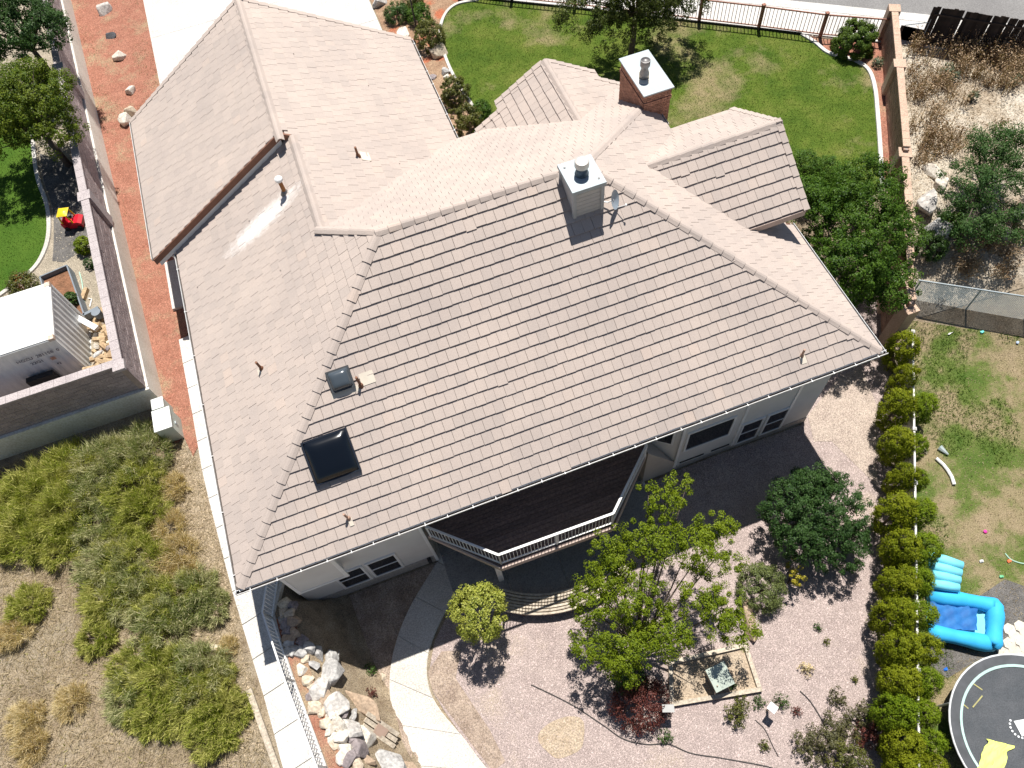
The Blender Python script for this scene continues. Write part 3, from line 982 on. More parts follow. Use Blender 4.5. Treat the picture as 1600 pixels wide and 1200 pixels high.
caps((GX1 + .05, GY, GZ), (8.55, GY, GZ), cap_r, 'ridge_tile')
caps((BX, BY1, BZ), (BX, 19.05, BZ), cap_r, 'ridge_tile')

rk = MB()
rk.box((0, -.10, .035), (.43, .11, .065)); rk.box((0, .08, -.13), (.43, .11, .04))
rake_me = {}
for s_ in (1, -1):
    V = [Vector((v.x, v.y * s_, v.z - v.x * .085 + .03)) for v in rk.V]
    rake_me[s_] = mesh('rake_tile', V, rk.F if s_ > 0 else [f[::-1] for f in rk.F], M_TILE)
def rakes(a, b, outward):
    """rake tiles climbing from a to b, hanging side towards outward"""
    a = Vector(a); b = Vector(b); d = (b - a).normalized()
    zax = (Vector((0, 0, 1)) - d * d.z).normalized(); yax = zax.cross(d)
    s_ = 1 if yax.dot(Vector(outward)) > 0 else -1
    k = 0
    while k < (b - a).length - .1:
        M = Matrix((d, yax, zax)).transposed().to_4x4()
        M.translation = a + d * k
        link(rake_me[s_], 'rake_tile', roof, M)
        k += TP * SQ
rakes((GX1, GY - 2.45, GZ - S * 2.45), (GX1, GY - .05, GZ - S * .05), (1, 0, 0))
rakes((GX1, GY + 2.45, GZ - S * 2.45), (GX1, GY + .05, GZ - S * .05), (1, 0, 0))
for sgn in (-1, 1):
    rakes((BX + sgn * 3.0, 21.92, BZ - S * 3.0), (BX + sgn * 1.95, 21.92, BZ - S * 1.95), (0, 1, 0))
    rakes((BX + sgn * 2.0, BY1, BZ - S * 2.0), (BX + sgn * .05, BY1, BZ - S * .05), (0, 1, 0))
rakes((XWE, YG1, ZW - S * (XWE - XW)), (XG, YG1, ZG), (0, 1, 0))
rakes((XGL, YG1, ZG - S * (XG - XGL)), (XG, YG1, ZG), (0, 1, 0))
m = MB()                                             # barge board of the garage gable facing the camera
for x0, x1, f in ((XGL - .02, XG, zg_), (XG, XW - .02, zw_)):
    m.prism([(x0, YG0 - .05), (x1, YG0 - .05), (x1, YG0 + .02), (x0, YG0 + .02)], lambda x, y, f=f: f(x, y) - .20, lambda x, y, f=f: f(x, y) + .055)
m.obj('barge_board', simple('brown_barge', (.27, .14, .095), (.22, .11, .075), 4, .7), house)
m = MB(); m.prism([(XGL + .1, YG0 - .03), (XG, YG0 - .03), (XG, YG0 + .02), (XGL + .1, YG0 + .02)], lambda x, y: zg_(x, y) - .40, lambda x, y: zg_(x, y) - .203); m.obj('frieze_board', WHITE, house)
m = MB()
m.prism([(XGL + .5, YG0 + .55), (XG, YG0 + .55), (XG, YG0 + .7), (XGL + .5, YG0 + .7)], 4.4, lambda x, y: zg_(x, y) - .16)
m.prism([(XG + .001, YG0 + .55), (XW + .2, YG0 + .55), (XW + .2, YG0 + .7), (XG + .001, YG0 + .7)], 4.4, lambda x, y: zw_(x, y) - .16)
m.obj('gable_wall', WALLM, house)
m = MB()
m.prism([(XGL + .1, YG0 + .03), (XG, YG0 + .03), (XG, YG0 + .54), (XGL + .1, YG0 + .54)], lambda x, y: zg_(x, y) - .40, lambda x, y: zg_(x, y) - .36)
m.obj('gable_soffit', WHITE, house)

# gutters with hanger straps
gprof = [(.0, .07), (.0, -.06), (.10, -.06), (.125, .0), (.125, .065), (.113, .065), (.113, .0), (.095, -.045), (.012, -.045), (.012, .07)]
def gutter(a, b, out):
    a = Vector(a); b = Vector(b); out = Vector(out)
    V = [p + out * (x - .065) + Vector((0, 0, z - .03)) for p in (a, b) for x, z in gprof]
    n = len(gprof)
    m = MB(); m.add(V, [(i, (i + 1) % n, n + (i + 1) % n, n + i) for i in range(n)] + [tuple(range(n - 1, -1, -1)), tuple(range(n, 2 * n))])
    bm = bmesh.new()
    g = m.obj('gutter', WHITE, house)
    dm = MB(); dm.add([p + out * (x - .065) + Vector((0, 0, z - .03)) for p in (a, b) for x, z in ((.014, -.043), (.093, -.043), (.110, -.0), (.014, .0))], [(3, 2, 1, 0), (4, 5, 6, 7), (0, 1, 5, 4), (1, 2, 6, 5), (2, 3, 7, 6), (3, 0, 4, 7)]); dm.obj('trough_shade', simple('gutter_shade_dark', (.09, .075, .065), (.06, .05, .045), 6, .95), g)  # dark strip along the trough: shade of the gutter's inside, painted as colour
    bm.from_mesh(g.data); bmesh.ops.recalc_face_normals(bm, faces=bm.faces); bm.to_mesh(g.data); bm.free()
    return g
hang = MB(); hang.box((-.009, .01, .020), (.009, .135, .030)); hang.box((-.016, .118, -.02), (.016, .150, .040))
hang_me = mesh('gutter_hanger', hang.V, hang.F, WHITE)
def hangers(a, b, out, g, step=.72):
    a = Vector(a); b = Vector(b); out = Vector(out); d = (b - a).normalized()
    k = .3
    while k < (b - a).length - .1:
        M = Matrix((d, out, d.cross(out) if d.cross(out).z > 0 else -d.cross(out))).transposed().to_4x4()
        M.translation = a + d * (k + random.uniform(-.05, .05)) - out * .075
        link(hang_me, 'gutter_hanger', g, M)
        k += step
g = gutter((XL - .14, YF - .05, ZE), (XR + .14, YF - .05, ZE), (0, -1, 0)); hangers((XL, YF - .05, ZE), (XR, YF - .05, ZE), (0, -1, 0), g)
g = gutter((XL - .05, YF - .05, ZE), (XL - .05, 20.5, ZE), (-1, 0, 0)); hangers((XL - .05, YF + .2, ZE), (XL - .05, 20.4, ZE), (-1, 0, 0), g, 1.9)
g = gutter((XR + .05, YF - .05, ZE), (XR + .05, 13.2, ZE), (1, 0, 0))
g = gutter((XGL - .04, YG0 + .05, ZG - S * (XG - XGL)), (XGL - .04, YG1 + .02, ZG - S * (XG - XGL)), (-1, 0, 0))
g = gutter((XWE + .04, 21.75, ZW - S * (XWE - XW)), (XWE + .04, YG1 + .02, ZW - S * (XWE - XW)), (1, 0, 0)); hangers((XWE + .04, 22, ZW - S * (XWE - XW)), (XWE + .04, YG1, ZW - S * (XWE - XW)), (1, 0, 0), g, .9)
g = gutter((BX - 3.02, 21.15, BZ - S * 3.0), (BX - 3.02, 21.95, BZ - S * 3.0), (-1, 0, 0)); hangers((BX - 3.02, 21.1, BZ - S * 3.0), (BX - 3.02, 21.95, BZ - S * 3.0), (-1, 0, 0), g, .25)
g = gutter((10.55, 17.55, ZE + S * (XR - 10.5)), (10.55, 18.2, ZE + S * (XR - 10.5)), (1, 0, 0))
m = MB()
m.prism([(11.0, GY - 2.48), (GX1, GY - 2.48), (GX1, GY - 2.40), (11.0, GY - 2.40)], GZ - S * 2.42 - .24, GZ - S * 2.42 + .01)
m.prism([(8.9, GY + 2.40), (GX1, GY + 2.40), (GX1, GY + 2.48), (8.9, GY + 2.48)], GZ - S * 2.42 - .22, GZ - S * 2.42 + .01)
for i_ in range(0, len(m.V), 8):
    mm_ = MB(); mm_.add(m.V[i_:i_ + 8], m.F[:6]); mm_.obj('fascia', FASC, house)
m = MB()
for a, b in (((XL, YF - .02, ZE - .2), (XR, YF + .02, ZE + .0)), ((XL - .02, YF + .021, ZE - .2), (XL + .02, 20.5, ZE)), ((XR - .02, YF + .021, ZE - .2), (XR + .02, 13.2, ZE)), ((XGL - .0, YG0 + .03, ZE - .25), (XGL + .04, YG1, ZE - .06))):
    m.box(a, b)
m.obj('eave_fascia', WHITE, house)
m = MB()                                             # soffit between walls and eaves
m.box((XL + .03, YF + .03, ZE - .21), (XR - .03, 8.6, ZE - .17)); m.box((XL + .03, 8.6, ZE - .21), (-6.0, 20.4, ZE - .17)); m.box((12.4, 8.6, ZE - .21), (XR - .03, 13.1, ZE - .17))
m.box((-1.8, 8.61, ZE - .21), (6.4, 10.5, ZE - .17))
m.obj('soffit', WHITE, house)

# walls
def wall(a, b, th=.18, name='wall', mat=WALLM):
    m = MB(); m.box(a, b); return m.obj(name, mat, house)
ZS = ZE - .215
wall((-6.2, 8.4, .55), (-1.72, 8.58, ZS)); wall((-6.22, 8.38, -.3), (-1.70, 8.57, .55), name='foundation_wall', mat=FOUND)
wall((-6.2, 8.58, HI - .4), (-6.02, 20.9, ZS)); wall((-7.1, 21.05, HI - .4), (-6.95, 27.4, ZS)); wall((-6.95, 21.1, HI - .4), (-6.2, 21.25, ZS))
wall((-7.1, 27.25, HI - .4), (3.5, 27.4, ZS)); wall((3.35, 21.2, HI - .4), (3.5, 27.25, ZS)); wall((3.5, 21.0, HI - .4), (10.2, 21.15, ZS - .1))
wall((-1.9, 8.58, -.3), (-1.72, 10.4, ZS)); wall((-1.72, 10.25, -.3), (6.2, 10.4, ZS))
wall((6.02, 9.3, 2.6), (6.2, 10.25, ZS)); wall((7.25, 8.4, .4), (12.5, 8.58, ZS)); wall((12.32, 8.58, -.3), (12.5, 13.3, ZS)); wall((7.22, 8.38, -.3), (12.52, 8.57, .4), name='foundation_wall', mat=FOUND)
m = MB(); m.prism([(6.05, 9.3), (7.25, 8.4), (7.25, 8.6), (6.2, 9.45)], .7, ZS); m.obj('bay_wall', WALLM, house)
m = MB(); m.prism([(6.03, 8.4), (7.24, 8.4), (7.0, 8.56), (6.1, 9.24), (6.03, 9.24)], -.35, lambda x, y: 2.6 - (x - 6.03) * 1.5); m.obj('bay_base', simple('bay_base_stucco', (.50, .45, .40), (.44, .39, .35), 2, .9), house)
wall((12.3, GY - 2.05, 1.0), (12.48, GY + 2.05, GZ - S * 2.3)); wall((10.0, 17.1, 1.2), (12.3, 17.25, GZ - S * 2.3)); wall((11.5, GY - 2.06, 5.3), (12.3, GY - 1.9, GZ - S * 2.3)); wall((9.9, 17.25, 1.2), (10.05, 18.0, 6.9))
m = MB(); m.box((-5.85, 7.98, 1.95 + .95), (-4.40, 8.395, ZS)); m.obj('bay_popout', WALLM, house)
m = MB(); m.box((-5.86, 7.965, 2.9), (-4.39, 7.979, 3.02)); m.box((-4.40, 7.96, 2.9), (-4.28, 8.0, ZS - .002)); m.box((-5.9, 7.96, 2.9), (-5.8, 8.0, ZS - .002)); m.obj('corner_trim', WHITE, house)
m = MB()
for x in (9.50, 11.40, 7.22): m.box((x - .05, 8.36, .4), (x + .05, 8.399, ZS - .002))
m.box((-1.80, 8.36, .0), (-1.70, 8.40, ZS - .002))
for i_ in range(0, len(m.V), 8):
    mm_ = MB(); mm_.add(m.V[i_:i_ + 8], m.F[:6]); mm_.obj('corner_board', WHITE, house)

def window(x0, x1, z0, z1, Yw, sash=True, name='window'):
    m = MB(); f = .075
    m.box((x0 - f, Yw - .055, z0 - f), (x1 + f, Yw - .002, z0)); m.box((x0 - f, Yw - .055, z1), (x1 + f, Yw - .002, z1 + f))
    m.box((x0 - f, Yw - .055, z0), (x0, Yw - .002, z1)); m.box((x1, Yw - .055, z0), (x1 + f, Yw - .002, z1))
    if sash: m.box((x0, Yw - .045, (z0 + z1) / 2 - .025), (x1, Yw - .012, (z0 + z1) / 2 + .025))
    wo = m.obj(name, WHITE, house)
    for a, b in (((z0, (z0 + z1) / 2 - .025), ((z0 + z1) / 2 + .025, z1)) if sash else ((z0, z1),)):
        g_ = MB(); g_.box((x0 + .001, Yw - .03, a + .001), (x1 - .001, Yw - .006, b - .001)); g_.obj('pane', GLASS, wo)
window(-4.88, -4.04, .72, 2.18, 8.4); window(-3.80, -2.92, .74, 2.18, 8.4)
window(7.46, 9.08, 1.72, 3.05, 8.4, False); window(9.64, 10.36, .47, 2.0, 8.4); window(10.62, 11.34, .47, 2.0, 8.4)
for x0, x1 in ((7.42, 8.35), (8.65, 9.35)):
    m = MB(); m.box((x0, 8.372, .56), (x1, 8.398, .64)); m.obj('wall_vent', BLACKM, house)
m = MB(); c0 = Vector((6.25, 9.15)); c1 = Vector((7.05, 8.55)); nn = Vector((-.6, -.8)) * .01
m.prism([tuple(c0 + nn), tuple(c1 + nn), tuple(c1 + nn * 4), tuple(c0 + nn * 4)], 2.2, 3.3); bw = m.obj('window', WHITE, house)
m = MB(); m.prism([tuple(c0.lerp(c1, .08) + nn * 4.2), tuple(c0.lerp(c1, .92) + nn * 4.2), tuple(c0.lerp(c1, .92) + nn * 5), tuple(c0.lerp(c1, .08) + nn * 5)], 2.28, 3.22); m.obj('pane', GLASS, bw)
m = MB(); m.box((-2.05, 8.27, .25), (-1.93, 8.385, .6)); m.obj('meter_box', BLACKM, house)
m = MB(); m.box((-.9, 10.215, 2.75), (1.9, 10.247, 4.85)); dr = m.obj('patio_door', WHITE, house)
for a in (-.82, .54): 
    m = MB(); m.box((a, 10.19, 2.83), (a + 1.28, 10.213, 4.77)); m.obj('pane', GLASS, dr)

# balcony
balc = MB(); DZ = 2.66
dpoly = [(-1.62, 8.42), (.21, 6.58), (3.98, 6.52), (5.93, 8.42), (6.0, 10.2), (-1.68, 10.2)]
balc.prism([(-1.5, 8.45), (.27, 6.72), (3.92, 6.66), (5.8, 8.45), (5.9, 10.15), (-1.6, 10.15)], DZ - .30, DZ - .04)
bal = balc.obj('balcony', BROWNB, house)
y = 6.52
while y < 10.2:
    pl_ = [(-2, y), (7, y), (7, y + .138), (-2, y + .138)]
    for i in range(len(dpoly)):
        a = dpoly[i]; b = dpoly[(i + 1) % len(dpoly)]
        nx_, ny_ = b[1] - a[1], -(b[0] - a[0])
        pl_ = clip(pl_, nx_, ny_, nx_ * a[0] + ny_ * a[1])
        if len(pl_) < 3: break
    if len(pl_) >= 3:
        m = MB(); m.prism(pl_, DZ - .035, DZ); m.obj('plank', DECKB, bal)
    y += .146
def rail(parent, A, B, zb, h, nb, mat, bw=.022, posts=True, top=(.07, .045), base=.10):
    A = Vector(A); B = Vector(B)
    m = MB(); m.bar((A.x, A.y, zb + h), (B.x, B.y, zb + h), top[0], top[1]); m.obj('top_rail', mat, parent)
    m = MB(); m.bar((A.x, A.y, zb + base), (B.x, B.y, zb + base), .045, .04); m.obj('bottom_rail', mat, parent)
    bm_ = MB(); bm_.box((-bw / 2, -bw / 2, 0), (bw / 2, bw / 2, h - base - .04)); me = mesh('baluster', bm_.V, bm_.F, mat)
    d = (B - A).normalized()
    for k in range(1, nb):
        p = A.lerp(B, k / nb)
        M = Matrix.Rotation(math.atan2(d.y, d.x), 4, 'Z'); M.translation = (p.x, p.y, zb + base + .02)
        link(me, 'baluster', parent, M)
    if posts:
        m = MB(); m.box((-.028, -.028, 0), (.028, .028, h - .02)); pme = mesh('post', m.V, m.F, mat)
        n = max(1, round((B - A).length / 1.9))
        for k in range(n + 1):
            p = A.lerp(B, k / n); M = Matrix.Translation((p.x, p.y, zb)); link(pme, 'post', parent, M)
rails = [((-1.55, 8.33), (.25, 6.68)), ((.25, 6.68), (3.95, 6.62)), ((3.95, 6.62), (5.85, 8.33))]
for (a, b), nb in zip(rails, (20, 33, 21)):
    rail(bal, a, b, DZ, 1.02, nb, WHITE, .016)
m = MB()
for a, b in (((-1.64, 8.40), (.21, 6.56)), ((.21, 6.56), (3.98, 6.50)), ((3.98, 6.50), (5.95, 8.40))):
    m.bar((a[0], a[1], DZ - .14), (b[0], b[1], DZ - .14), .05, .27)
for i_ in range(0, len(m.V), 8):
    mm_ = MB(); mm_.add(m.V[i_:i_ + 8], m.F[:6]); mm_.obj('fascia', FASC, bal)
for x in (.10, 3.9):
    m = MB(); m.box((x - .09, 6.86, .05), (x + .09, 7.04, DZ - .3)); m.box((x - .14, 6.80, DZ - .42), (x + .14, 7.10, DZ - .305)); m.obj('support_post', WHITE, bal)

# chimneys
CHX0, CHX1, CHY0, CHY1, CHZ = 5.50, 6.34, 13.52, 14.50, 10.18
ch = MB(); ch.box((CHX0, CHY0, 8.3), (CHX1, CHY1, CHZ)); cho = ch.obj('chimney', SIDING, house)
m = MB()
for k in range(9):
    z = 8.75 + k * .155
    for a, b in (((CHX0 + .03, CHY0 - .014, z), (CHX1 - .03, CHY0 - .001, z + .145)), ((CHX0 - .014, CHY0 + .03, z), (CHX0 - .001, CHY1 - .03, z + .145))):
        m.box(a, b)
m.obj('clapboards', SIDING, cho)
m = MB()
for x in (CHX0, CHX1):
    for y in (CHY0, CHY1):
        m = MB(); m.box((x - .05, y - .05, 8.4), (x + .05, y + .05, CHZ - .001))
        m.obj('corner_board', simple('grey_trim', (.44, .46, .47), (.4, .42, .43), 3, .6), cho)
m = MB(); m.box((CHX0 - .07, CHY0 - .07, CHZ), (CHX1 + .07, CHY1 + .07, CHZ + .035)); m.box((CHX0 - .085, CHY0 - .085, CHZ - .09), (CHX1 + .085, CHY0 - .07, CHZ + .033)); m.box((CHX0 - .085, CHY0 - .069, CHZ - .09), (CHX0 - .07, CHY1 + .085, CHZ + .033)); m.box((CHX1 + .07, CHY0 - .069, CHZ - .09), (CHX1 + .085, CHY1 + .085, CHZ + .033)); m.obj('chimney_cap', STEEL, cho)
m = MB(); m.lathe((5.92, 14.0, CHZ + .03), [(.20, 0), (.20, .03), (.165, .05), (.165, .22), (.135, .23), (.135, .34)], 20); m.obj('flue', simple('tarred_flue', (.05, .07, .09), (.2, .24, .27), 6, .35, .5, .5), cho, True)
m = MB(); m.lathe((5.92, 14.0, CHZ + .32), [(.17, 0), (.205, .01), (.205, .17), (.19, .2), (.12, .225), (.02, .235)], 20); m.obj('flue_cap', simple('bright_zinc_cap', (.66, .64, .60), (.55, .53, .49), 4, .4, .5, .4), cho)
m = MB()
for x, y in ((CHX0 + .06, CHY1 - .12), (CHX1 - .06, CHY0 + .12)): m.lathe((x, y, CHZ + .03), [(.035, 0), (.035, .02), (.01, .03)], 8)
m.obj('cap_bolt', DULL, cho)
# dish on the side of the siding chimney
m = MB(); dc = Vector((6.70, 13.40, 9.42)); dn = Vector((.70, -.66, .30)).normalized()
sv = dn.cross(Vector((0, 0, 1))).normalized(); uv = sv.cross(dn)
V = [dc - dn * .06]; F = []
for i in range(1, 4):
    for k in range(18):
        a = 2 * math.pi * k / 18; r_ = i / 3
        V.append(dc + (sv * math.cos(a) * .25 + uv * math.sin(a) * .31) * r_ - dn * .06 * (1 - r_ * r_))
for k in range(18):
    F.append((0, 1 + k, 1 + (k + 1) % 18))
    for i in range(2): F.append((1 + i * 18 + k, 1 + (i + 1) * 18 + k, 1 + (i + 1) * 18 + (k + 1) % 18, 1 + i * 18 + (k + 1) % 18))
m.add(V, F)
dish = thing('satellite_dish', 'small grey satellite dish bolted to the side of the siding chimney', 'dish', (6.4, 13.5, 9.2))
m.obj('reflector', simple('dish_grey', (.34, .40, .46), (.3, .36, .42), 3, .4), dish, True)
m = MB(); m.tube([(6.34, 13.62, 9.3), (6.52, 13.5, 9.28), dc - dn * .05], .022, 8); m.box((6.345, 13.55, 9.22), (6.37, 13.7, 9.42)); m.obj('bracket', WHITE, dish)
m = MB(); m.tube([dc - uv * .3, dc - uv * .2 + dn * .28], .012, 6); m.lathe(dc - uv * .2 + dn * .28, [(.03, -.03), (.03, .03)], 8); m.obj('feed_arm', WHITE, dish)

BXa, BXb, BYa, BYb, BZc = 9.86, 10.84, 18.06, 19.98, ZE + 2.72
m = MB(); m.box((BXa + .03, BYa + .03, 1.6), (BXb - .03, BYb - .03, BZc - .001)); bch = m.obj('brick_chimney', MORTAR, house)
br = MB()
def brickface(p0, d, n_out, Lf):
    zc = BZc - .078; c = 0
    while zc > 5.9:
        proud = .035 if c in (4, 5) else 0.0
        k = -(.11 if c % 2 else 0)
        while k < Lf - .01:
            a = max(k, 0); b = min(k + .205, Lf)
            if b - a > .03:
                q0_ = p0 + d * (a + .004) - n_out * .03; q1_ = p0 + d * (b - .004) + n_out * (proud + random.uniform(-.003, .003))
                lo_ = Vector((min(q0_.x, q1_.x), min(q0_.y, q1_.y), zc + .004)); hi_ = Vector((max(q0_.x, q1_.x), max(q0_.y, q1_.y), zc + .068))
                br.box(lo_, hi_)
            k += .213
        zc -= .076; c += 1
brickface(Vector((BXa, BYa, 0)), Vector((1, 0, 0)), Vector((0, -1, 0)), BXb - BXa)
brickface(Vector((BXa, BYa, 0)), Vector((0, 1, 0)), Vector((-1, 0, 0)), BYb - BYa)
brickface(Vector((BXb, BYa, 0)), Vector((0, 1, 0)), Vector((1, 0, 0)), BYb - BYa)
stuff(br.obj('bricks', BRICKM, bch))
m = MB(); m.box((BXa - .06, BYa - .06, BZc), (BXb + .06, BYb + .06, BZc + .05)); m.obj('chimney_cap', STEEL, bch)
fx, fy = P(1006, 122, BZc)[:2]
m = MB(); m.lathe((fx, fy, BZc + .05), [(.17, 0), (.17, .16), (.12, .3), (.12, .38), (.165, .46), (.165, .66), (.15, .68), (.15, .64)], 20); m.obj('flue', DULL, bch, True)
m = MB(); m.lathe((fx, fy, BZc + .04), [(.36, .012), (.34, .02)], 20); m.obj('flue_collar', simple('cream_sealant', (.75, .72, .62), (.66, .62, .52), 6, .7), bch)

# skylights
def skylight(x0, x1, y0, y1, colr, rough, rim):
    zc = lambda y: ZE + S * (y - YF)
    sdv = Vector((0, 1, S)).normalized(); nr = Vector((0, -S, 1)).normalized()
    o = Vector((x0, y0, zc(y0))); L_ = (y1 - y0) * SQ; Wd = x1 - x0
    pt_ = lambda u, v, h: o + Vector((u, 0, 0)) + sdv * v + nr * h
    m = MB(); t = .05
    def bx(u0, u1, v0, v1, h0, h1):
        m.add([pt_(*q) for q in ((u0, v0, h0), (u1, v0, h0), (u1, v1, h0), (u0, v1, h0), (u0, v0, h1), (u1, v0, h1), (u1, v1, h1), (u0, v1, h1))], [(3, 2, 1, 0), (4, 5, 6, 7), (0, 1, 5, 4), (1, 2, 6, 5), (2, 3, 7, 6), (3, 0, 4, 7)])
    bx(0, Wd, 0, t, .0, .19); bx(0, Wd, L_ - t, L_, 0, .19); bx(0, t, t, L_ - t, 0, .19); bx(Wd - t, Wd, t, L_ - t, 0, .19)
    sk = m.obj('skylight', rim, house)
    n = 14; V = []; F = []
    for i in range(n + 1):
        for j in range(n + 1):
            u = i / n * 2 - 1; v = j / n * 2 - 1
            h = .17 + .17 * max(0, (1 - u ** 4) * (1 - v ** 4)) ** .6
            V.append(pt_(t * .8 + (Wd - 1.6 * t) * i / n, t * .8 + (L_ - 1.6 * t) * j / n, h))
    for i in range(n):
        for j in range(n):
            a = i * (n + 1) + j; F.append((a, a + n + 1, a + n + 2, a + 1))
    m = MB(); m.add(V, F)
    mm, t_, out = nodes('skylight_dome'); principled(t_, out, colr, rough, .5); m.obj('dome', mm, sk, True)
    m = MB()
    f_ = MB(); q = [pt_(*p) for p in ((-.05, -.16, .075), (Wd + .06, -.16, .075), (Wd + .06, .02, .085), (-.05, .02, .085), (-.05, -.16, .06), (Wd + .06, -.16, .06), (Wd + .06, .02, .07), (-.05, .02, .07))]
    f_.add(q, [(0, 1, 2, 3), (7, 6, 5, 4), (4, 5, 1, 0), (5, 6, 2, 1), (6, 7, 3, 2), (7, 4, 0, 3)]); return sk, f_
DARKRIM = simple('black_skylight_frame', (.012, .016, .026), (.02, .025, .035), 3, .4)
sk, _ = skylight(-3.86, -2.55, 9.5, 10.58, (.004, .006, .010), .22, DARKRIM)
sk, f_ = skylight(-2.58, -1.92, 11.42, 11.95, (.06, .075, .09), .22, simple('grey_skylight_frame', (.07, .075, .08), (.05, .055, .06), 3, .4)); f_.obj('flashing', FLASH, sk)

# roof vents
def onfront(x, y): return Vector((x, y, ZE + S * (y - YF)))
def onleft(x, y): return Vector((x, y, ZE + S * (x - XL)))
def onright(x, y): return Vector((x, y, ZW - S * (x - XW)))
def vent(b, h, r_, mat=RUST, flash=None, lean=(0, 0)):
    m = MB(); m.tube([b - Vector((0, 0, .05)), b + Vector((lean[0] * .6, lean[1] * .6, h * .55)), b + Vector((lean[0], lean[1], h))], [r_, r_ * .95, r_ * .9], 10)
    v_ = m.obj('vent_pipe', mat, house)
    m = MB(); m.lathe(b + Vector((0, 0, .0)), [(r_ * 2.2, .02), (r_ * 1.5, .12), (r_ * 1.05, .16)], 10); m.obj('boot', flash or mat, v_)
    return v_
def flashplate(pf, x0, x1, y0, y1, nr, par):
    q = [pf(x0, y0), pf(x1, y0), pf(x1, y1), pf(x0, y1)]; nr = Vector(nr).normalized()
    m = MB(); m.add([p + nr * .078 for p in q] + [p + nr * .07 for p in q], [(0, 1, 2, 3), (7, 6, 5, 4), (4, 5, 1, 0), (5, 6, 2, 1), (6, 7, 3, 2), (7, 4, 0, 3)])
    m.obj('flashing', FLASH, par)
nf = (0, -S, 1); nl_ = (-S, 0, 1); nw = (S, 0, 1)
v_ = vent(onfront(-1.78, 11.36), .5, .042, RUST, None, (-.02, .03)); flashplate(onfront, -1.75, -1.35, 11.36, 11.66, nf, v_)
v_ = vent(onfront(-3.34, 8.48), .42, .036, simple('tan_pipe', (.42, .27, .2), (.35, .22, .16), 6, .7), None, (-.05, .02)); flashplate(onfront, -3.38, -3.26, 8.32, 8.52, nf, v_)
v_ = vent(onfront(10.70, 8.40), .42, .036, MATS['tan_pipe']); flashplate(onfront, 10.62, 10.80, 8.22, 8.42, nf, v_)
v_ = vent(onleft(-4.5, 13.55), .46, .042, RUST, None, (-.03, .0)); flashplate(onleft, -4.62, -4.5, 13.4, 13.6, nl_, v_)
v_ = vent(onright(.33, 19.93), .46, .045, RUST); flashplate(onright, .38, .66, 19.75, 20.15, nw, v_)
v_ = vent(onleft(-2.24, 18.68), .55, .07, COPPER, DULL)
m = MB(); b = onleft(-2.24, 18.68) + Vector((0, 0, .55)); m.lathe(b, [(.07, 0), (.12, .05), (.125, .13), (.10, .16), (.02, .175)], 14); m.obj('vent_cap', WHITE, v_)

# ================================================================== WALLS AND FENCES
def masonry(parent, A, B, z0, z1, th, mat, bw=.40, bh=.20, limit=300, zbase=None, side=1):
    """running-bond block face from A to B (plan), blocks proud of a core; nearest ones are parts"""
    A = Vector(A); B = Vector(B); d = (B - A).normalized(); L_ = (B - A).length
    nrm = Vector((d.y, -d.x)) * side
    allb = []
    rows = int(round((z1 - z0) / bh))
    for r_ in range(rows):
        k = -(bw / 2 if r_ % 2 else 0)
        while k < L_:
            a = max(k, 0); b = min(k + bw, L_)
            if b - a > .08:
                p = A + d * ((a + b) / 2)
                if zbase is None or z0 + (r_ + 1) * bh > zbase(p.x, p.y) - .05:
                    allb.append((a, b, z0 + r_ * bh))
            k += bw
    ang = math.atan2(d.y, d.x)
    def cost(q):
        p = A + d * ((q[0] + q[1]) / 2); u, v = proj((p.x, p.y, q[2]))
        return (0 if (-10 < u < 1610 and -10 < v < 1210) else 1, (p.x ** 2 + p.y ** 2 + (CAMZ - q[2]) ** 2))
    allb.sort(key=cost)
    cache = {}
    rest_ = MB()
    for i, (a, b, z) in enumerate(allb):
        wd = round(b - a - .012, 3)
        j = random.uniform(-.004, .005)
        o = A + d * ((a + b) / 2)
        if i < limit and abs(b - a - bw) < .01:
            if wd not in cache:
                m = MB(); m.box((-wd / 2, -th / 2, .006), (wd / 2, th / 2, bh - .006)); cache[wd] = mesh('block', m.V, m.F, mat)
            M = Matrix.Rotation(ang, 4, 'Z'); M.translation = (o.x + nrm.x * j, o.y + nrm.y * j, z)
            link(cache[wd], 'block', parent, M)
        else:
            M = Matrix.Rotation(ang, 4, 'Z'); M.translation = (o.x + nrm.x * j, o.y + nrm.y * j, z)
            rest_.box((-wd / 2, -th / 2, .006), (wd / 2, th / 2, bh - .006), M)
    if rest_.V:
        stuff(rest_.obj('blocks', mat, parent))
def capstones(parent, A, B, z, wd, th, mat, ln=.4, jog=None):
    A = Vector(A); B = Vector(B); d = (B - A).normalized(); L_ = (B - A).length
    n = max(1, int(round(L_ / ln))); s_ = L_ / n
    m = MB(); m.box((-s_ / 2 + .004, -wd / 2, 0), (s_ / 2 - .004, wd / 2, th)); me = mesh('capstone', m.V, m.F, mat)
    for k in range(n):
        p = A + d * (s_ * (k + .5))
        M = Matrix.Rotation(math.atan2(d.y, d.x), 4, 'Z'); M.translation = (p.x, p.y, z + random.uniform(-.003, .003)); link(me, 'capstone', parent, M)

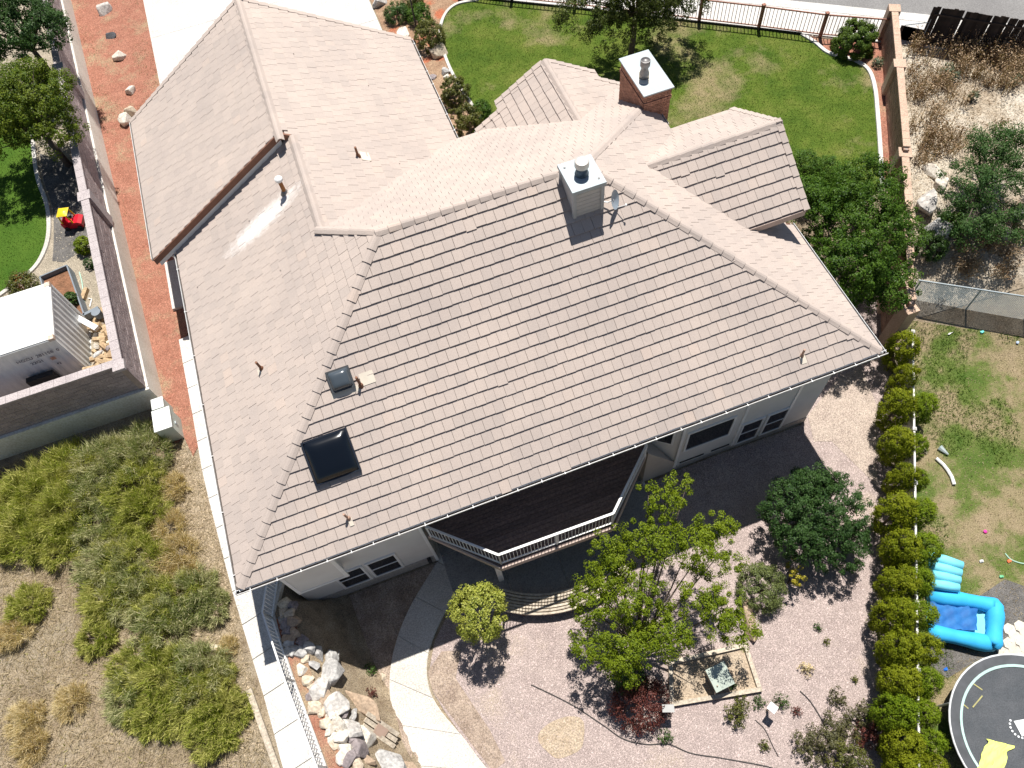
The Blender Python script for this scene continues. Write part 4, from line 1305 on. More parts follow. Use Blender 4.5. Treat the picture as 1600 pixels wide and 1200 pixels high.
# block wall on cast concrete around the neighbour's raised garden
bwall = thing('block_wall', 'mauve block wall standing on a cast concrete retaining wall beside the red gravel', 'wall', (WA.x, WA.y, 2.2))
wn = Vector((-wdir.y, wdir.x))            # towards the neighbour
if wn.x > 0: wn = -wn
core = MB()
pA = WA + wn * .13; pB = WB + wn * .13
core.prism([tuple(WA + wn * .03), tuple(WB + wn * .03), tuple(WB + wn * .22), tuple(WA + wn * .22)], 3.3, 4.95)
core.prism([(WA.x - .03, WA.y + .03), (-26, WA.y + .03), (-26, WA.y + .22), (WA.x - .03, WA.y + .22)], 3.3, 4.95)
core.obj('core', MORTAR, bwall)
masonry(bwall, tuple(pA), tuple(pB), 3.4, 4.99, .22, BLOCKM)
fr_ = MB(); fr_.box((-26, WA.y + .02, 3.4), (WA.x - .03, WA.y + .03, 3.41))
masonry(bwall, (WA.x - .02, WA.y + .13), (-26, WA.y + .13), 3.4, 4.99, .22, BLOCKM, limit=0)
capstones(bwall, tuple(pA - wdir * .12), tuple(pB), 4.99, .30, .07, CAPM)
capstones(bwall, (WA.x - .28, WA.y + .13), (-20, WA.y + .13), 4.993, .30, .07, CAPM)
for k in (0.0, 8.35, 16.6):
    p = pA + wdir * k; m = MB(); m.box((p.x - .24, p.y - .24, 3.42), (p.x + .24, p.y + .24, 5.08)) if k else m.box((p.x - .2, p.y - .2, 4.94), (p.x + .2, p.y + .2, 5.075)); m.obj('pier', CAPM, bwall)
m = MB()
o_ = wn * -.08
m.prism([tuple(WA + o_ + Vector((0, -.1))), tuple(WB + o_), tuple(WB + wn * .3), tuple(WA + wn * .3 + Vector((0, .25)))], 1.6, 3.4)
m.prism([(WA.x + .075, WA.y - .1), (WA.x - .25, WA.y + .3), (-26, WA.y + .3), (-26, WA.y - .1)], 1.4, 3.398)
m.obj('concrete_base', RETC, bwall)
m = MB(); q = WA + wn * -.13
m.prism([tuple(WA + wn * -.075), tuple(WB + wn * -.075), tuple(WB + wn * -.02), tuple(WA + wn * -.02)], 3.4, 3.43); m.obj('ledge_mortar', simple('pale_mortar_ledge', (.62, .58, .55), (.5, .47, .44), 5, .9), bwall)

# tan wall along the right-hand boundary
tw_pts = [((24.30, 23.05), 2.2, 3.72), ((22.55, 20.0), 2.2, 3.72), ((20.15, 15.85), 1.9, 3.52), ((18.6, 13.2), .9, 3.3), ((17.55, 11.4), .4, 2.9), ((16.95, 10.1), .0, 2.55)]
twl = thing('boundary_wall', 'tan block wall with stepped capping between the lawn and the weedy slope', 'wall', (20.2, 15.85, 1.9))
for (a, za, ca), (b, zb, cb) in zip(tw_pts, tw_pts[1:]):
    zb0 = min(za, zb) - .35
    n = int((cb - zb0) / .2); z0 = ca - .065 - math.ceil((ca - zb0) / .2) * .2
    d_ = (Vector(b) - Vector(a)).normalized(); s_ = Vector((-d_.y, d_.x)) * .06
    m = MB(); m.prism([tuple(Vector(a) + s_), tuple(Vector(b) + s_), tuple(Vector(b) - s_), tuple(Vector(a) - s_)], z0, ca - .07); m.obj('core', MORTAR, twl)
    masonry(twl, a, b, z0, ca - .065, .2, TANB, limit=55)
    capstones(twl, tuple(Vector(a) + d_ * .1), tuple(Vector(b) - d_ * .12), ca - .065, .27, .065, TANC, .42)
    m = MB(); m.box((-.24, -.24, zb0 + .2), (.24, .24, ca + .02)); V = [Matrix.Translation((a[0], a[1], 0)) @ Matrix.Rotation(math.atan2(d_.y, d_.x), 4, 'Z') @ v for v in m.V]
    mm_ = MB(); mm_.add(V, m.F); mm_.obj('pier', TANC, twl)
m = MB(); m.box((16.72, 9.86, .0), (17.2, 10.34, 2.6)); m.obj('pier', TANC, twl)

# rust red picket fence along the street
fp = [G(*p) for p in ((1377, 66), (1281, 58), (1185, 45), (1092, 34), (995, 22), (898, 11), (800, 1), (720, -9))]
fen = thing('picket_fence', 'rust red metal picket fence between the back lawn and the sidewalk', 'fence', fp[3])
for a, b in zip(fp, fp[1:]):
    rail(fen, a.xy, b.xy, HI, 1.12, 17, IRON, .028, False, (.05, .05), .16)
pm = MB(); pm.box((-.06, -.06, -.1), (.06, .06, 1.2)); pm.box((-.075, -.075, 1.2), (.075, .075, 1.24)); pme = mesh('post', pm.V, pm.F, IRON)
for p in fp[1:]:
    link(pme, 'post', fen, Matrix.Translation((p.x, p.y, HI)))

# white railing along the side path
prl = [P(436, 905, HI), P(427, 967, HI), P(460, 1065, HI), P(510, 1199, HI), P(530, 1255, HI)]
rl = thing('white_railing', 'white metal railing between the side path and the rockery', 'railing', prl[2])
for a, b, n in zip(prl, prl[1:], (11, 15, 20, 8)):
    rail(rl, a.xy, b.xy, HI + .04, .92, n, WHITE, .018, True, (.05, .04), .09)

# dark board fence at the upper right corner
wf = [G(1446, 54), G(1468, 40), G(1530, 46), G(1640, 62)]
wfo = thing('board_fence', 'blackened board fence above the dead weeds beside the street', 'fence', wf[0])
bm_ = MB(); bm_.box((-.083, -.012, -.3), (.083, .012, 1.82)); bme = mesh('board', bm_.V, bm_.F, DARKW)
for a, b in ((P(1464, 10, 4.1), P(1620, 34, 4.1)),):
    d_ = (b - a).xy; n = int(d_.length / .15)
    for k in range(n + 1):
        p = a.lerp(b, k / n); M = Matrix.Rotation(math.atan2(d_.y, d_.x), 4, 'Z') @ Matrix.Rotation(random.uniform(-.03, .03), 4, 'Y'); M.translation = (p.x, p.y, 2.28 + random.uniform(-.04, .03)); link(bme, 'board', wfo, M)
    m = MB()
    for z in (2.65, 3.75): m.bar((a.x, a.y - .04, z), (b.x, b.y - .04, z), .04, .09)
    m.obj('cross_rail', DARKW, wfo)
a = P(1464, 10, 4.1); b = G(1404, 62); b.z = 2.9
gate = thing('sagging_gate', 'dark board gate sagging between the tan wall and the board fence', 'gate', (b.x, b.y, 2.2))
for k in range(14):
    p = a.xy.lerp(b.xy, (k + .5) / 14); d_ = (b - a).xy; M = Matrix.Rotation(math.atan2(d_.y, d_.x), 4, 'Z'); M.translation = (p.x, p.y, 2.15); 
    if k == 0:
        gm = MB(); gm.box((-.16, -.012, 0), (.16, .012, .8)); gme = mesh('board', gm.V, gm.F, DARKW)
    link(gme, 'board', gate, M)
m = MB(); m.tube([(a.x, a.y, 3.35), (b.x, b.y, 2.98)], .022, 8); m.tube([(a.x, a.y, 2.2), (a.x, a.y, 3.5)], .022, 8); m.obj('pipe_frame', STEEL, gate)

# chain-link fence
ca, cb = Vector((18.45, 11.35)), Vector((25.5, 6.5))
cl = thing('chain_link_fence', 'grey chain link fence between the weedy slope and the half dead lawn', 'fence', (20.3, 10.2, 0))
cbase = lambda p: float(zt(p.x, p.y)) if False else .05
m = MB(); m.tube([(ca.x, ca.y, 1.85), (cb.x, cb.y, 1.85)], .028, 8); m.obj('top_rail', STEEL, cl)
for k in range(5):
    p = ca.lerp(cb, (k + .05) / 4.1); m = MB(); m.tube([(p.x, p.y, -.1), (p.x, p.y, 1.85)], .03, 8); m.obj('post', STEEL, cl)
m = MB(); d_ = (cb - ca).normalized(); L_ = (cb - ca).length; n = int(L_ / .075)
for k in range(-24, n):
    for sg in (1, -1):
        s0 = k * .075 if sg > 0 else (k + 24) * .075; s1 = s0 + sg * 1.8
        t0, t1 = 0.0, 1.0
        for lim, up in ((0, False), (L_, True)):
            pass
        u0, u1 = min(s0, s1), max(s0, s1)
        if u1 < 0 or u0 > L_: continue
        def at_(sx): return (max(0, min(L_, sx)), )
        ss = [s0, s1]; zz = [.05, 1.85]
        for i in (0, 1):
            if ss[i] < 0 or ss[i] > L_:
                lim = 0 if ss[i] < 0 else L_; f = (lim - ss[1 - i]) / (ss[i] - ss[1 - i]); zz[i] = zz[1 - i] + (zz[i] - zz[1 - i]) * f; ss[i] = lim
        p, q = ca + d_ * ss[0], ca + d_ * ss[1]
        if abs(ss[0] - ss[1]) < .02: continue
        m.bar((p.x, p.y, zz[0]), (q.x, q.y, zz[1]), .011, .011)
stuff(m.obj('wire_mesh', STEEL, cl))

# vinyl fence hidden in the hedge
vf = thing('vinyl_fence', 'narrow cream vinyl fence running through the conifer hedge', 'fence', ((FL0 + FL1) / 2).to_3d())
Lf = (FL0 - FL1 + fdir * 3).length; npan = int(Lf / 2.0)
for k in range(npan + 1):
    p = FL0 - fdir * (2.0 * k)
    m = MB(); m.box((-.055, -.055, -.1), (.055, .055, 1.5)); m.add([(-.065, -.065, 1.5), (.065, -.065, 1.5), (.065, .065, 1.5), (-.065, .065, 1.5), (0, 0, 1.56)], [(0, 1, 4), (1, 2, 4), (2, 3, 4), (3, 0, 4), (3, 2, 1, 0)])
    M = Matrix.Rotation(math.atan2(fdir.y, fdir.x), 4, 'Z'); M.translation = (p.x, p.y, 0); link(mesh('post', m.V, m.F, VINYL), 'post', vf, M)
    q = p - fdir * 2.0
    m = MB(); m.bar((p.x, p.y, .72), (q.x, q.y, .72), .03, 1.35); m.obj('panel', VINYL, vf)
    m = MB(); m.bar((p.x, p.y, 1.42), (q.x, q.y, 1.42), .06, .08); m.obj('top_rail', VINYL, vf)

# ================================================================== SMALLER THINGS
def rock_mesh(name, rx, ry, rz, mat, seed, n=14, flat=.35):
    r = np.random.default_rng(seed)
    bm = bmesh.new()
    for _ in range(n):
        d = r.normal(size=3); d /= np.linalg.norm(d)
        d = np.sign(d) * np.abs(d) ** .75; d /= max(np.linalg.norm(d), .9)
        bm.verts.new((d[0] * rx, d[1] * ry, max(d[2], -flat) * rz))
    res = bmesh.ops.convex_hull(bm, input=bm.verts)
    bmesh.ops.delete(bm, geom=[e for e in res['geom_interior'] if isinstance(e, bmesh.types.BMVert)], context='VERTS')
    bmesh.ops.bevel(bm, geom=list(bm.edges), offset=min(rx, ry, rz) * .05, segments=1, affect='EDGES')
    bmesh.ops.triangulate(bm, faces=bm.faces)
    me = bpy.data.meshes.new(name); bm.to_mesh(me); bm.free()
    me.materials.append(mat)
    zs = [v.co.z for v in me.vertices]
    me['zmin'] = min(zs)
    return me
RK = {
    'white': simple('chalky_white_stone', (.62, .58, .51), (.52, .47, .40), 4, .9, .2, fine=14, bmp=.4),
    'cream': simple('cream_sandstone', (.56, .48, .37), (.46, .38, .29), 3, .9, .2, fine=14, bmp=.4),
    'tan': simple('tan_sandstone', (.42, .31, .22), (.34, .26, .19), 3, .9, .2, fine=14, bmp=.4),
    'grey': simple('grey_boulder_stone', (.34, .33, .32), (.47, .46, .44), 3, .9, .2, fine=12, bmp=.5),
    'purple': simple('purple_grey_stone', (.22, .19, .19), (.29, .25, .25), 3, .9, .2, fine=14, bmp=.4),
    'dark': simple('dark_lava_stone', (.075, .078, .085), (.11, .11, .12), 5, .9, .2, fine=18, bmp=.6),
    'speck': simple('white_grey_speckled_stone', (.56, .53, .49), (.36, .34, .32), 4, .9, .2, fine=10, bmp=.5),
    'wood': simple('split_firewood', (.48, .36, .22), (.36, .25, .15), 5, .85, .2, fine=14),
}
def rock(name, loc, rx, ry, rz, kind, label, group=None, rot=None, cat='rock', seed=None, sink=.15):
    sd_ = seed if seed is not None else random.randint(1, 10 ** 6)
    me = rock_mesh(name, rx, ry, rz, RK[kind], sd_)
    o = bpy.data.objects.new(name, me); COL.objects.link(o)
    o.location = (loc[0], loc[1], loc[2] - me['zmin'] - rz * sink)
    o.rotation_euler = (0, 0, rot if rot is not None else random.uniform(0, 6.28))
    ROOT[o] = o.location.copy()
    return tag(o, label, cat, group)

# loose boulders beside the driveway and in the flower bed
for (px, py), (rx, ry, rz), k, lab in (
        ((165, 18), (.40, .30, .42), 'speck', 'tall pale angular boulder with a dark shaded side on the red gravel'),
        ((174, 58), (.26, .22, .2), 'dark', 'dark grey lava boulder on the red gravel'),
        ((187, 90), (.34, .27, .30), 'white', 'white squarish boulder on the red gravel beyond the dark lava boulder'),
        ((205, 143), (.26, .24, .26), 'white', 'small white faceted boulder on the red gravel near the garage corner'),
        ((200, 190), (.36, .46, .34), 'white', 'white boulder half under the garage gutter corner'),
        ((207, 181), (.30, .30, .38), 'cream', 'cream boulder behind the white one at the garage gutter corner'),
        ((595, 4), (.5, .34, .38), 'speck', 'wide grey boulder at the edge of the driveway by the flower bed'),
        ((628, 53), (.62, .32, .1), 'white', 'flat white stone behind the garage roof corner'),
        ((686, 84), (.36, .5, .40), 'cream', 'upright cream boulder in the flower bed beside the yellow shrub'),
        ((697, 113), (.26, .22, .2), 'grey', 'small grey stone on the red patch of the flower bed'),
        ((699, 121), (.2, .14, .12), 'white', 'small white stone behind the round bed shrub'),
        ((676, 121), (.3, .16, .08), 'purple', 'flat slate coloured stone by the garage eave')):
    rock('boulder', G(px, py), rx * 1.15, ry * 1.15, rz * 1.15, k, lab, seed=px * 7 + py, sink=.18)
for (px, py), (rx, ry, rz), k, lab in (
        ((1443, 703), (.20, .11, .08), 'cream', 'cream stone on the grass beside the vinyl fence'),
        ((599, 1057), (.16, .12, .1), 'cream', 'small cream stone on the bare soil beside the garden walk'),
        ((1170, 968), (.85, .28, .3), 'tan', 'long brown log shaped boulder beyond the spreading tree')):
    rock('stone', G(px, py), rx, ry, rz, k, lab, seed=px + py)
for (px, py), (rx, ry, rz), k, lab in (
        ((1450, 320), (.9, .6, .6), 'speck', 'white boulder on the slope behind the tan wall'),
        ((1463, 365), (.75, .8, .7), 'grey', 'large grey boulder beside the green bush behind the tan wall'),
        ((1455, 272), (.7, .4, .4), 'white', 'white boulder at the top of the weedy slope'),
        ((1470, 290), (.5, .4, .4), 'white', 'smaller white boulder below the top one on the weedy slope'),
        ((1578, 370), (.35, .7, .25), 'white', 'upright white slab of rock among the brown weeds'),
        ((1590, 338), (.6, .4, .4), 'speck', 'speckled boulder under the slope tree'),
        ((1545, 330), (.5, .35, .35), 'speck', 'speckled boulder half hidden by the slope tree')):
    rock('boulder', G(px, py), rx * .8, ry * .8, rz * .8, k, lab, seed=px + 3 * py)

# rockery between railing and soil
big = [((512, 1050), .62, .50, .6, 'grey'), ((497, 1075), .40, .5, .4, 'speck'), ((560, 1100), 1.02, .42, .55, 'tan'), ((518, 1105), .55, .6, .4, 'speck'), ((545, 1140), .55, .45, .45, 'speck'), ((567, 1150), .55, .42, .4, 'white'), ((556, 1170), .42, .5, .45, 'purple'), ((600, 1190), 1.0, .45, .5, 'grey'), ((510, 1027), .4, .35, .35, 'grey'), ((548, 1118), .30, .3, .3, 'grey'), ((520, 1130), .5, .42, .4, 'white'), ((630, 1205), .7, .4, .35, 'tan')]
names_ = {'grey': 'grey', 'speck': 'white speckled', 'tan': 'brown', 'white': 'chalk white', 'purple': 'purple grey', 'cream': 'cream'}
labs = ['huge long brown boulder at the foot of the rockery', 'x']
seen = {}
for i, ((px, py), rx, ry, rz, k) in enumerate(big):
    p = G(px, py, .25)
    p.z = float(zt(p.x, p.y))
    if k == 'tan' and i == 2: lab, g_ = 'huge smooth brown boulder at the foot of the rockery', None
    elif k == 'purple': lab, g_ = 'large purple grey boulder low in the rockery', None
    elif k == 'tan': lab, g_ = 'flat brown boulder at the end of the rockery beside the garden walk', None
    else: lab, g_ = 'large %s boulder in the lower rows of the rockery' % names_[k], 'large %s rockery boulders' % names_[k]
    rock('boulder', p, rx * .85, ry * .85, rz * .9, k, lab, g_, rot=-.9 + random.uniform(-.3, .3), seed=500 + i, sink=.45)
small = [((475, 1028), 'cream'), ((470, 1045), 'white'), ((488, 1040), 'grey'), ((480, 1062), 'cream'), ((487, 1072), 'cream'), ((488, 1088), 'purple'), ((505, 1090), 'tan'), ((491, 1105), 'cream'), ((502, 1112), 'cream'), ((515, 1115), 'cream'), ((507, 1127), 'cream'), ((513, 1140), 'white'), ((515, 1152), 'white'), ((522, 1162), 'cream'), ((530, 1155), 'white'), ((545, 1150), 'purple'), ((538, 1172), 'white'), ((545, 1185), 'purple'), ((533, 1183), 'white'), ((534, 1115), 'purple'), ((555, 1196), 'cream'), ((575, 1188), 'tan'),
         ((450, 1004), 'grey'), ((455, 1016), 'grey'), ((448, 985), 'purple'), ((452, 995), 'tan'), ((445, 975), 'purple'), ((442, 955), 'cream'), ((450, 958), 'cream'), ((440, 942), 'cream'), ((455, 945), 'purple'), ((470, 1000), 'purple'), ((480, 1012), 'grey'), ((462, 985), 'tan'), ((498, 1020), 'grey'), ((445, 1018), 'grey'), ((457, 970), 'tan'), ((470, 1018), 'grey'), ((440, 965), 'grey')]
for i, ((px, py), k) in enumerate(small):
    p = G(px, py, .12); p.z = float(zt(p.x, p.y))
    r_ = random.uniform(.17, .27)
    sh = py < 1024
    lab = ('%s stone in the shaded upper end of the rockery' if sh else 'fist edged %s stone in the sunny top row of the rockery') % names_.get(k, k)
    rock('rockery_stone', p, r_ * random.uniform(.95, 1.4), r_, r_ * .8, k, lab.replace('fist edged ', 'squarish '), ('shaded ' if sh else 'sunny ') + names_.get(k, k) + ' rockery stones', seed=900 + i, sink=.3)
redrock = [(-6.95, 7.7), (-6.72, 5.7), (-6.33, 3.1), (-6.0, .8), (-5.55, .8), (-5.9, 3.1), (-6.2, 5.5), (-6.4, 7.7)]
sheet('red_gravel_by_railing', redrock, REDG, .012, step=.2)

# lumber lying about
def plank(a, b, wd, h, name, lab, mat=OLDW, cat='plank', group=None, dz=0):
    a = Vector(a); b = Vector(b)
    m = MB(); m.bar(a + Vector((0, 0, h / 2 + dz)), b + Vector((0, 0, h / 2 + dz)), wd, h)
    return tag(m.obj(name, mat), lab, cat, group)
plank(G(390, 1078), G(436, 1206), .17, .1, 'timber', 'long weathered timber lying beside the concrete side path', cat='timber')
plank(G(320, 1012), G(360, 1013), .18, .09, 'plank', 'short grey board lying in the dry grass by the bushes')
a, b = G(574, 1125), G(622, 1158)
for i in range(3):
    o_ = Vector((.10, .14, 0)) * (i - 1)
    plank(a + o_ + Vector((0, 0, .25)), b + o_ + Vector((0, 0, .25)), .13, .07, 'plank', 'white weathered board in the stack resting against the rockery', group='boards stacked by the rockery')
m = MB(); m.bar(G(587, 1137, .36), G(603, 1148, .36), .3, .03); tag(m.obj('brown_board', simple('brownish_board', (.42, .3, .24), (.36, .26, .2), 3, .8)), 'short pinkish brown board lying across the stacked white boards', 'board')

# utility cabinets at the end of the retaining wall
GREENB = simple('pale_green_cabinet', (.50, .55, .50), (.44, .49, .45), 3, .5)
uz = HI
c_ = thing('utility_cabinet', 'pale green utility cabinet standing at the end of the retaining wall', 'cabinet', (-9.08, 15.5, uz))
m = MB(); m.box((-9.36, 15.15, uz), (-8.80, 15.95, uz + .95)); m.obj('body', GREENB, c_)
m = MB(); m.box((-9.39, 15.12, uz + .95), (-8.77, 15.98, uz + 1.0)); m.obj('lid', simple('cabinet_lid', (.72, .75, .72), (.66, .69, .66), 3, .5), c_)
m = MB(); m.box((-8.799, 15.45, uz + .5), (-8.77, 15.55, uz + .62)); m.obj('handle', STEEL, c_)
c_ = thing('utility_box', 'smaller white topped utility box behind the pale green cabinet', 'box', (-9.2, 16.35, uz))
m = MB(); m.box((-9.40, 16.15, uz), (-9.02, 16.55, uz + .8)); m.obj('body', GREENB, c_)
m = MB(); m.box((-9.42, 16.13, uz + .8), (-9.0, 16.57, uz + .85)); m.obj('lid', MATS['cabinet_lid'], c_)

# downspout corner bits at the garage eave
m = MB(); b_ = P(238, 400, 5.3); m.tube([(XGL + .02, YG0 + .15, 5.35), (-7.16, YG0 + .5, 4.9), (-7.16, YG0 + .5, HI)], .045, 8); m.obj('downspout', WHITE, house)
m = MB(); m.box((-7.35, 20.6, HI), (-6.85, 26.9, HI + .16)); tag(m.obj('concrete_ledge', RETC), 'grey concrete ledge along the garage side wall on the red gravel', 'ledge') if False else None

# shipping container
CX1 = -11.04; CY0, CY1, CZ0, CZ1 = 18.08, 20.54, NZ, 6.0
con = thing('shipping_container', 'white corrugated steel shipping container behind the block wall', 'container', (-14, 19.3, NZ))
CONW = simple('white_container_paint', (.78, .78, .76), (.70, .70, .68), 1.5, .5, .4)
def corr(p0, d, L_, nout, z0, z1, pitch=.278, depth=.045):
    V = []; F = []; k = 0.0; pts = []
    while k < L_:
        for f, o in ((0, 0), (.25, 0), (.5, 1), (.75, 1)):
            if k + f * pitch <= L_: pts.append((k + f * pitch, o * depth))
        k += pitch
    pts.append((L_, 0))
    for s_, o in pts:
        p = p0 + d * s_ + nout * (o - depth)
        V += [(p.x, p.y, z0), (p.x, p.y, z1)]
    F = [(2 * i, 2 * i + 2, 2 * i + 3, 2 * i + 1) for i in range(len(pts) - 1)]
    return V, F
m = MB(); m.add(*corr(Vector((CX1, CY0 + .08, 0)), Vector((0, 1, 0)), CY1 - CY0 - .16, Vector((1, 0, 0)), CZ0 + .15, CZ1 - .1)); m.obj('end_panel', CONW, con)
m = MB(); m.add(*corr(Vector((CX1 - 6.0, CY0, 0)), Vector((1, 0, 0)), 5.92, Vector((0, -1, 0)), CZ0 + .15, CZ1 - .1, .278, .03)); m.obj('side_panel', CONW, con)
m = MB(); m.box((CX1 - 6.06, CY0 + .02, CZ1 - .05), (CX1 - .02, CY1 - .02, CZ1)); m.obj('roof_panel', CONW, con)
m = MB(); m.box((CX1 - 6.0, CY0 + .06, CZ0 + .02), (CX1 - .08, CY1 - .06, CZ1 - .06)); m.obj('inner_box', simple('container_inside', (.2, .2, .2), (.18, .18, .18), 1, .9), con)
m = MB()
for a, b in (((CX1 - .09, CY0 - .005, CZ0), (CX1 + .005, CY0 + .09, CZ1 - .051)), ((CX1 - .09, CY1 - .09, CZ0), (CX1 + .005, CY1 + .005, CZ1 - .051)), ((CX1 - .07, CY0 + .09, CZ1 - .12), (CX1 + .008, CY1 - .09, CZ1 - .049)), ((CX1 - .07, CY0 + .09, CZ0), (CX1 + .008, CY1 - .09, CZ0 + .16)), ((CX1 - 6, CY0 - .006, CZ1 - .12), (CX1 - .09, CY0 + .06, CZ1 - .049)), ((CX1 - 6, CY0 - .006, CZ0), (CX1 - .09, CY0 + .06, CZ0 + .16))):
    m.box(a, b)
m.obj('frame', CONW, con)
RUSTC = simple('rusty_casting', (.5, .36, .27), (.62, .55, .5), 12, .7)
for y_ in (CY0, CY1 - .16):
    m = MB(); m.box((CX1 - .17, y_ - .008, CZ1 - .11), (CX1 + .012, y_ + .168, CZ1 + .012)); m.obj('corner_casting', RUSTC, con)
def lettering(txt, size, M, mat, parent, name='lettering'):
    cu = bpy.data.curves.new(name, 'FONT'); cu.body = txt; cu.size = size; cu.extrude = .002
    to = bpy.data.objects.new('tmp', cu); COL.objects.link(to)
    dg = bpy.context.evaluated_depsgraph_get(); me = bpy.data.meshes.new_from_object(to.evaluated_get(dg))
    bpy.data.objects.remove(to); bpy.data.curves.remove(cu)
    me.materials.clear(); me.materials.append(mat)
    return link(me, name, parent, M)
INK = simple('dark_blue_print', (.03, .035, .07), (.04, .045, .08), 3, .6)
MT = Matrix(((1, 0, 0, 0), (0, 0, -1, 0), (0, 1, 0, 0), (0, 0, 0, 1)))
def tpos(x, z): 
    M = MT.copy(); M.translation = (x, CY0 - .036, z); return M
lettering('HGZU  281158  0', .19, tpos(CX1 - 1.55, CZ1 - .62), INK, con); lettering('22G1', .19, tpos(CX1 - 1.25, CZ1 - .90), INK, con); lettering('42', .16, tpos(CX1 - .62, CZ1 - 1.28), INK, con)
m = MB(); m.box((CX1 - .62, CY0 - .036, CZ1 - .98), (CX1 - .46, CY0 - .033, CZ1 - .82)); m.obj('sticker', simple('orange_sticker', (.5, .25, .16), (.6, .4, .3), 9, .6), con)
m = MB(); m.box((CX1 - 1.75, CY0 - .3, NZ), (CX1 - .85, CY0 - .1, NZ + 1.25)); tag(m.obj('black_board', BLACKM), 'black panel leaning against the shaded side of the container', 'panel')
# firewood and rubble heap between container and wall
r = np.random.default_rng(5)
heap = []
for i in range(64):
    t_ = r.uniform(0, 1); x = -10.95 + r.uniform(.1, 1.15); y = 17.5 + t_ * 3.2
    if x > pA.x + wdir.x * (y - WA.y) - .25: x -= .4
    z = NZ + .85 * math.exp(-((y - 18.2) / 1.6) ** 2) * r.uniform(.5, 1.0)
    if r.random() < .45:
        a_ = r.uniform(0, 3.14); L_ = r.uniform(.18, .34)
        m = MB(); c = Vector((x, y, z + .1)); d_ = Vector((math.cos(a_), math.sin(a_), r.uniform(-.3, .3))) * L_
        m.tube([c - d_, c + d_], [r.uniform(.07, .13)] * 2, 7)
        tag(m.obj('firewood_log', RK['wood']), 'short pale firewood log in the heap beside the container', 'log', 'firewood logs heaped by the container')
    else:
        k = ['tan', 'cream', 'grey', 'white', 'purple'][int(r.integers(0, 5))]
        rock('heap_stone', (x, y, z), r.uniform(.12, .24), r.uniform(.10, .18), r.uniform(.08, .14), k, '%s stone in the firewood heap beside the container' % names_.get(k, k), '%s stones in the heap' % names_.get(k, k), seed=3000 + i)
m = MB(); m.prism([(-11.0, 17.25), (-9.75, 17.25), (-9.9, 20.6), (-11.0, 20.8)], NZ - .05, lambda x, y: NZ + .05 + .62 * math.exp(-((y - 18.2) / 1.6) ** 2)); struct(m.obj('earth_bank', NGRAV))
p = [P(117, 495, 4.1), P(153, 515, 4.1)]
plank(p[0], p[1], .2, .12, 'white_beam', 'white painted beam leaning beside the container over the firewood', WHITE, 'beam')
plank(P(134, 500, 3.6), P(160, 487, 3.6), .12, .3, 'grey_board', 'grey board on edge at the end of the raised planter', simple('slate_plastic', (.20, .23, .26), (.17, .2, .23), 3, .6), 'board')
m = MB(); c = P(156, 494, 3.75); m.lathe(c, [(.15, 0), (.17, .28)], 14); tag(m.obj('plastic_pot', MATS['slate_plastic']), 'slate grey plastic pot beside the firewood heap', 'pot')
plank(P(131, 470, NZ), P(137, 453, NZ), .16, .16, 'log_piece', 'single round log lying on the tan gravel by the planter', RK['wood'], 'log')
m = MB(); a, b, c = P(139, 467, NZ), P(144, 468, NZ), P(141, 480, NZ); m.tube([a + Vector((0, 0, .03)), b + Vector((0, 0, .03)), c + Vector((0, 0, .03))], .025, 7); tag(m.obj('white_pipe', WHITE), 'bent white pipe lying on the tan gravel by the planter', 'pipe')
# raised planter
SL = MATS['slate_plastic']
q = [P(62, 432, NZ + .5), P(104, 414, NZ + .5), P(131, 491, NZ + .5), P(85, 512, NZ + .5)]
pln = thing('raised_planter', 'slate grey raised planter bed full of bark beside the container', 'planter', (q[0].x, q[0].y, NZ))
for i in range(4):
    a, b = q[i], q[(i + 1) % 4]
    m = MB(); m.bar((a.x, a.y, NZ + .25), (b.x, b.y, NZ + .25), .05, .5); m.obj('side_board', SL, pln)
m = MB(); m.prism([tuple(v.xy * .999 + (sum((w_.xy for w_ in q), Vector((0, 0))) / 4) * .001) for v in q], NZ, NZ + .3); m.obj('bark_fill', simple('red_brown_bark', (.24, .12, .07), (.16, .085, .05), 4, .95, .1, fine=18, bmp=.6), pln)
hp = [P(*z, NZ + .03) for z in ((124, 425), (128, 440), (130, 455), (132, 470), (131, 487), (130, 497))]
m = MB(); m.tube(hp, .022, 6); tag(m.obj('garden_hose', simple('mint_hose', (.42, .62, .5), (.36, .55, .45), 3, .5)), 'pale green hose lying along the slate planter', 'hose')

# toy car
tc = P(119, 352, NZ); car = thing('toy_car', 'red and yellow ride-on toy car parked against the block wall', 'toy car', tc)
REDP = simple('red_plastic', (.55, .012, .03), (.45, .01, .025), 3, .35); YELP = simple('yellow_plastic', (.75, .55, .02), (.65, .48, .02), 3, .35)
m = MB(); R_ = Matrix.Translation(tc) @ Matrix.Rotation(-.25, 4, 'Z')
prof = [(-.36, .08), (.40, .08), (.42, .30), (.28, .38), (.05, .36), (-.05, .22), (-.2, .22), (-.30, .42), (-.38, .36)]
V = [R_ @ Vector((x, sy * .23, z)) for sy in (-1, 1) for x, z in prof]; n = len(prof)
m.add(V, [tuple(range(n)), tuple(range(2 * n - 1, n - 1, -1))] + [(i, n + i, n + (i + 1) % n, (i + 1) % n) for i in range(n)]); m.obj('body', REDP, car)
m = MB()
for sy in (-.2, .2):
    m.tube([R_ @ Vector((.12, sy, .34)), R_ @ Vector((.06, sy * .95, .80))], .03, 8); m.tube([R_ @ Vector((-.3, sy, .38)), R_ @ Vector((-.24, sy * .95, .80))], .03, 8)
V = []; F = []
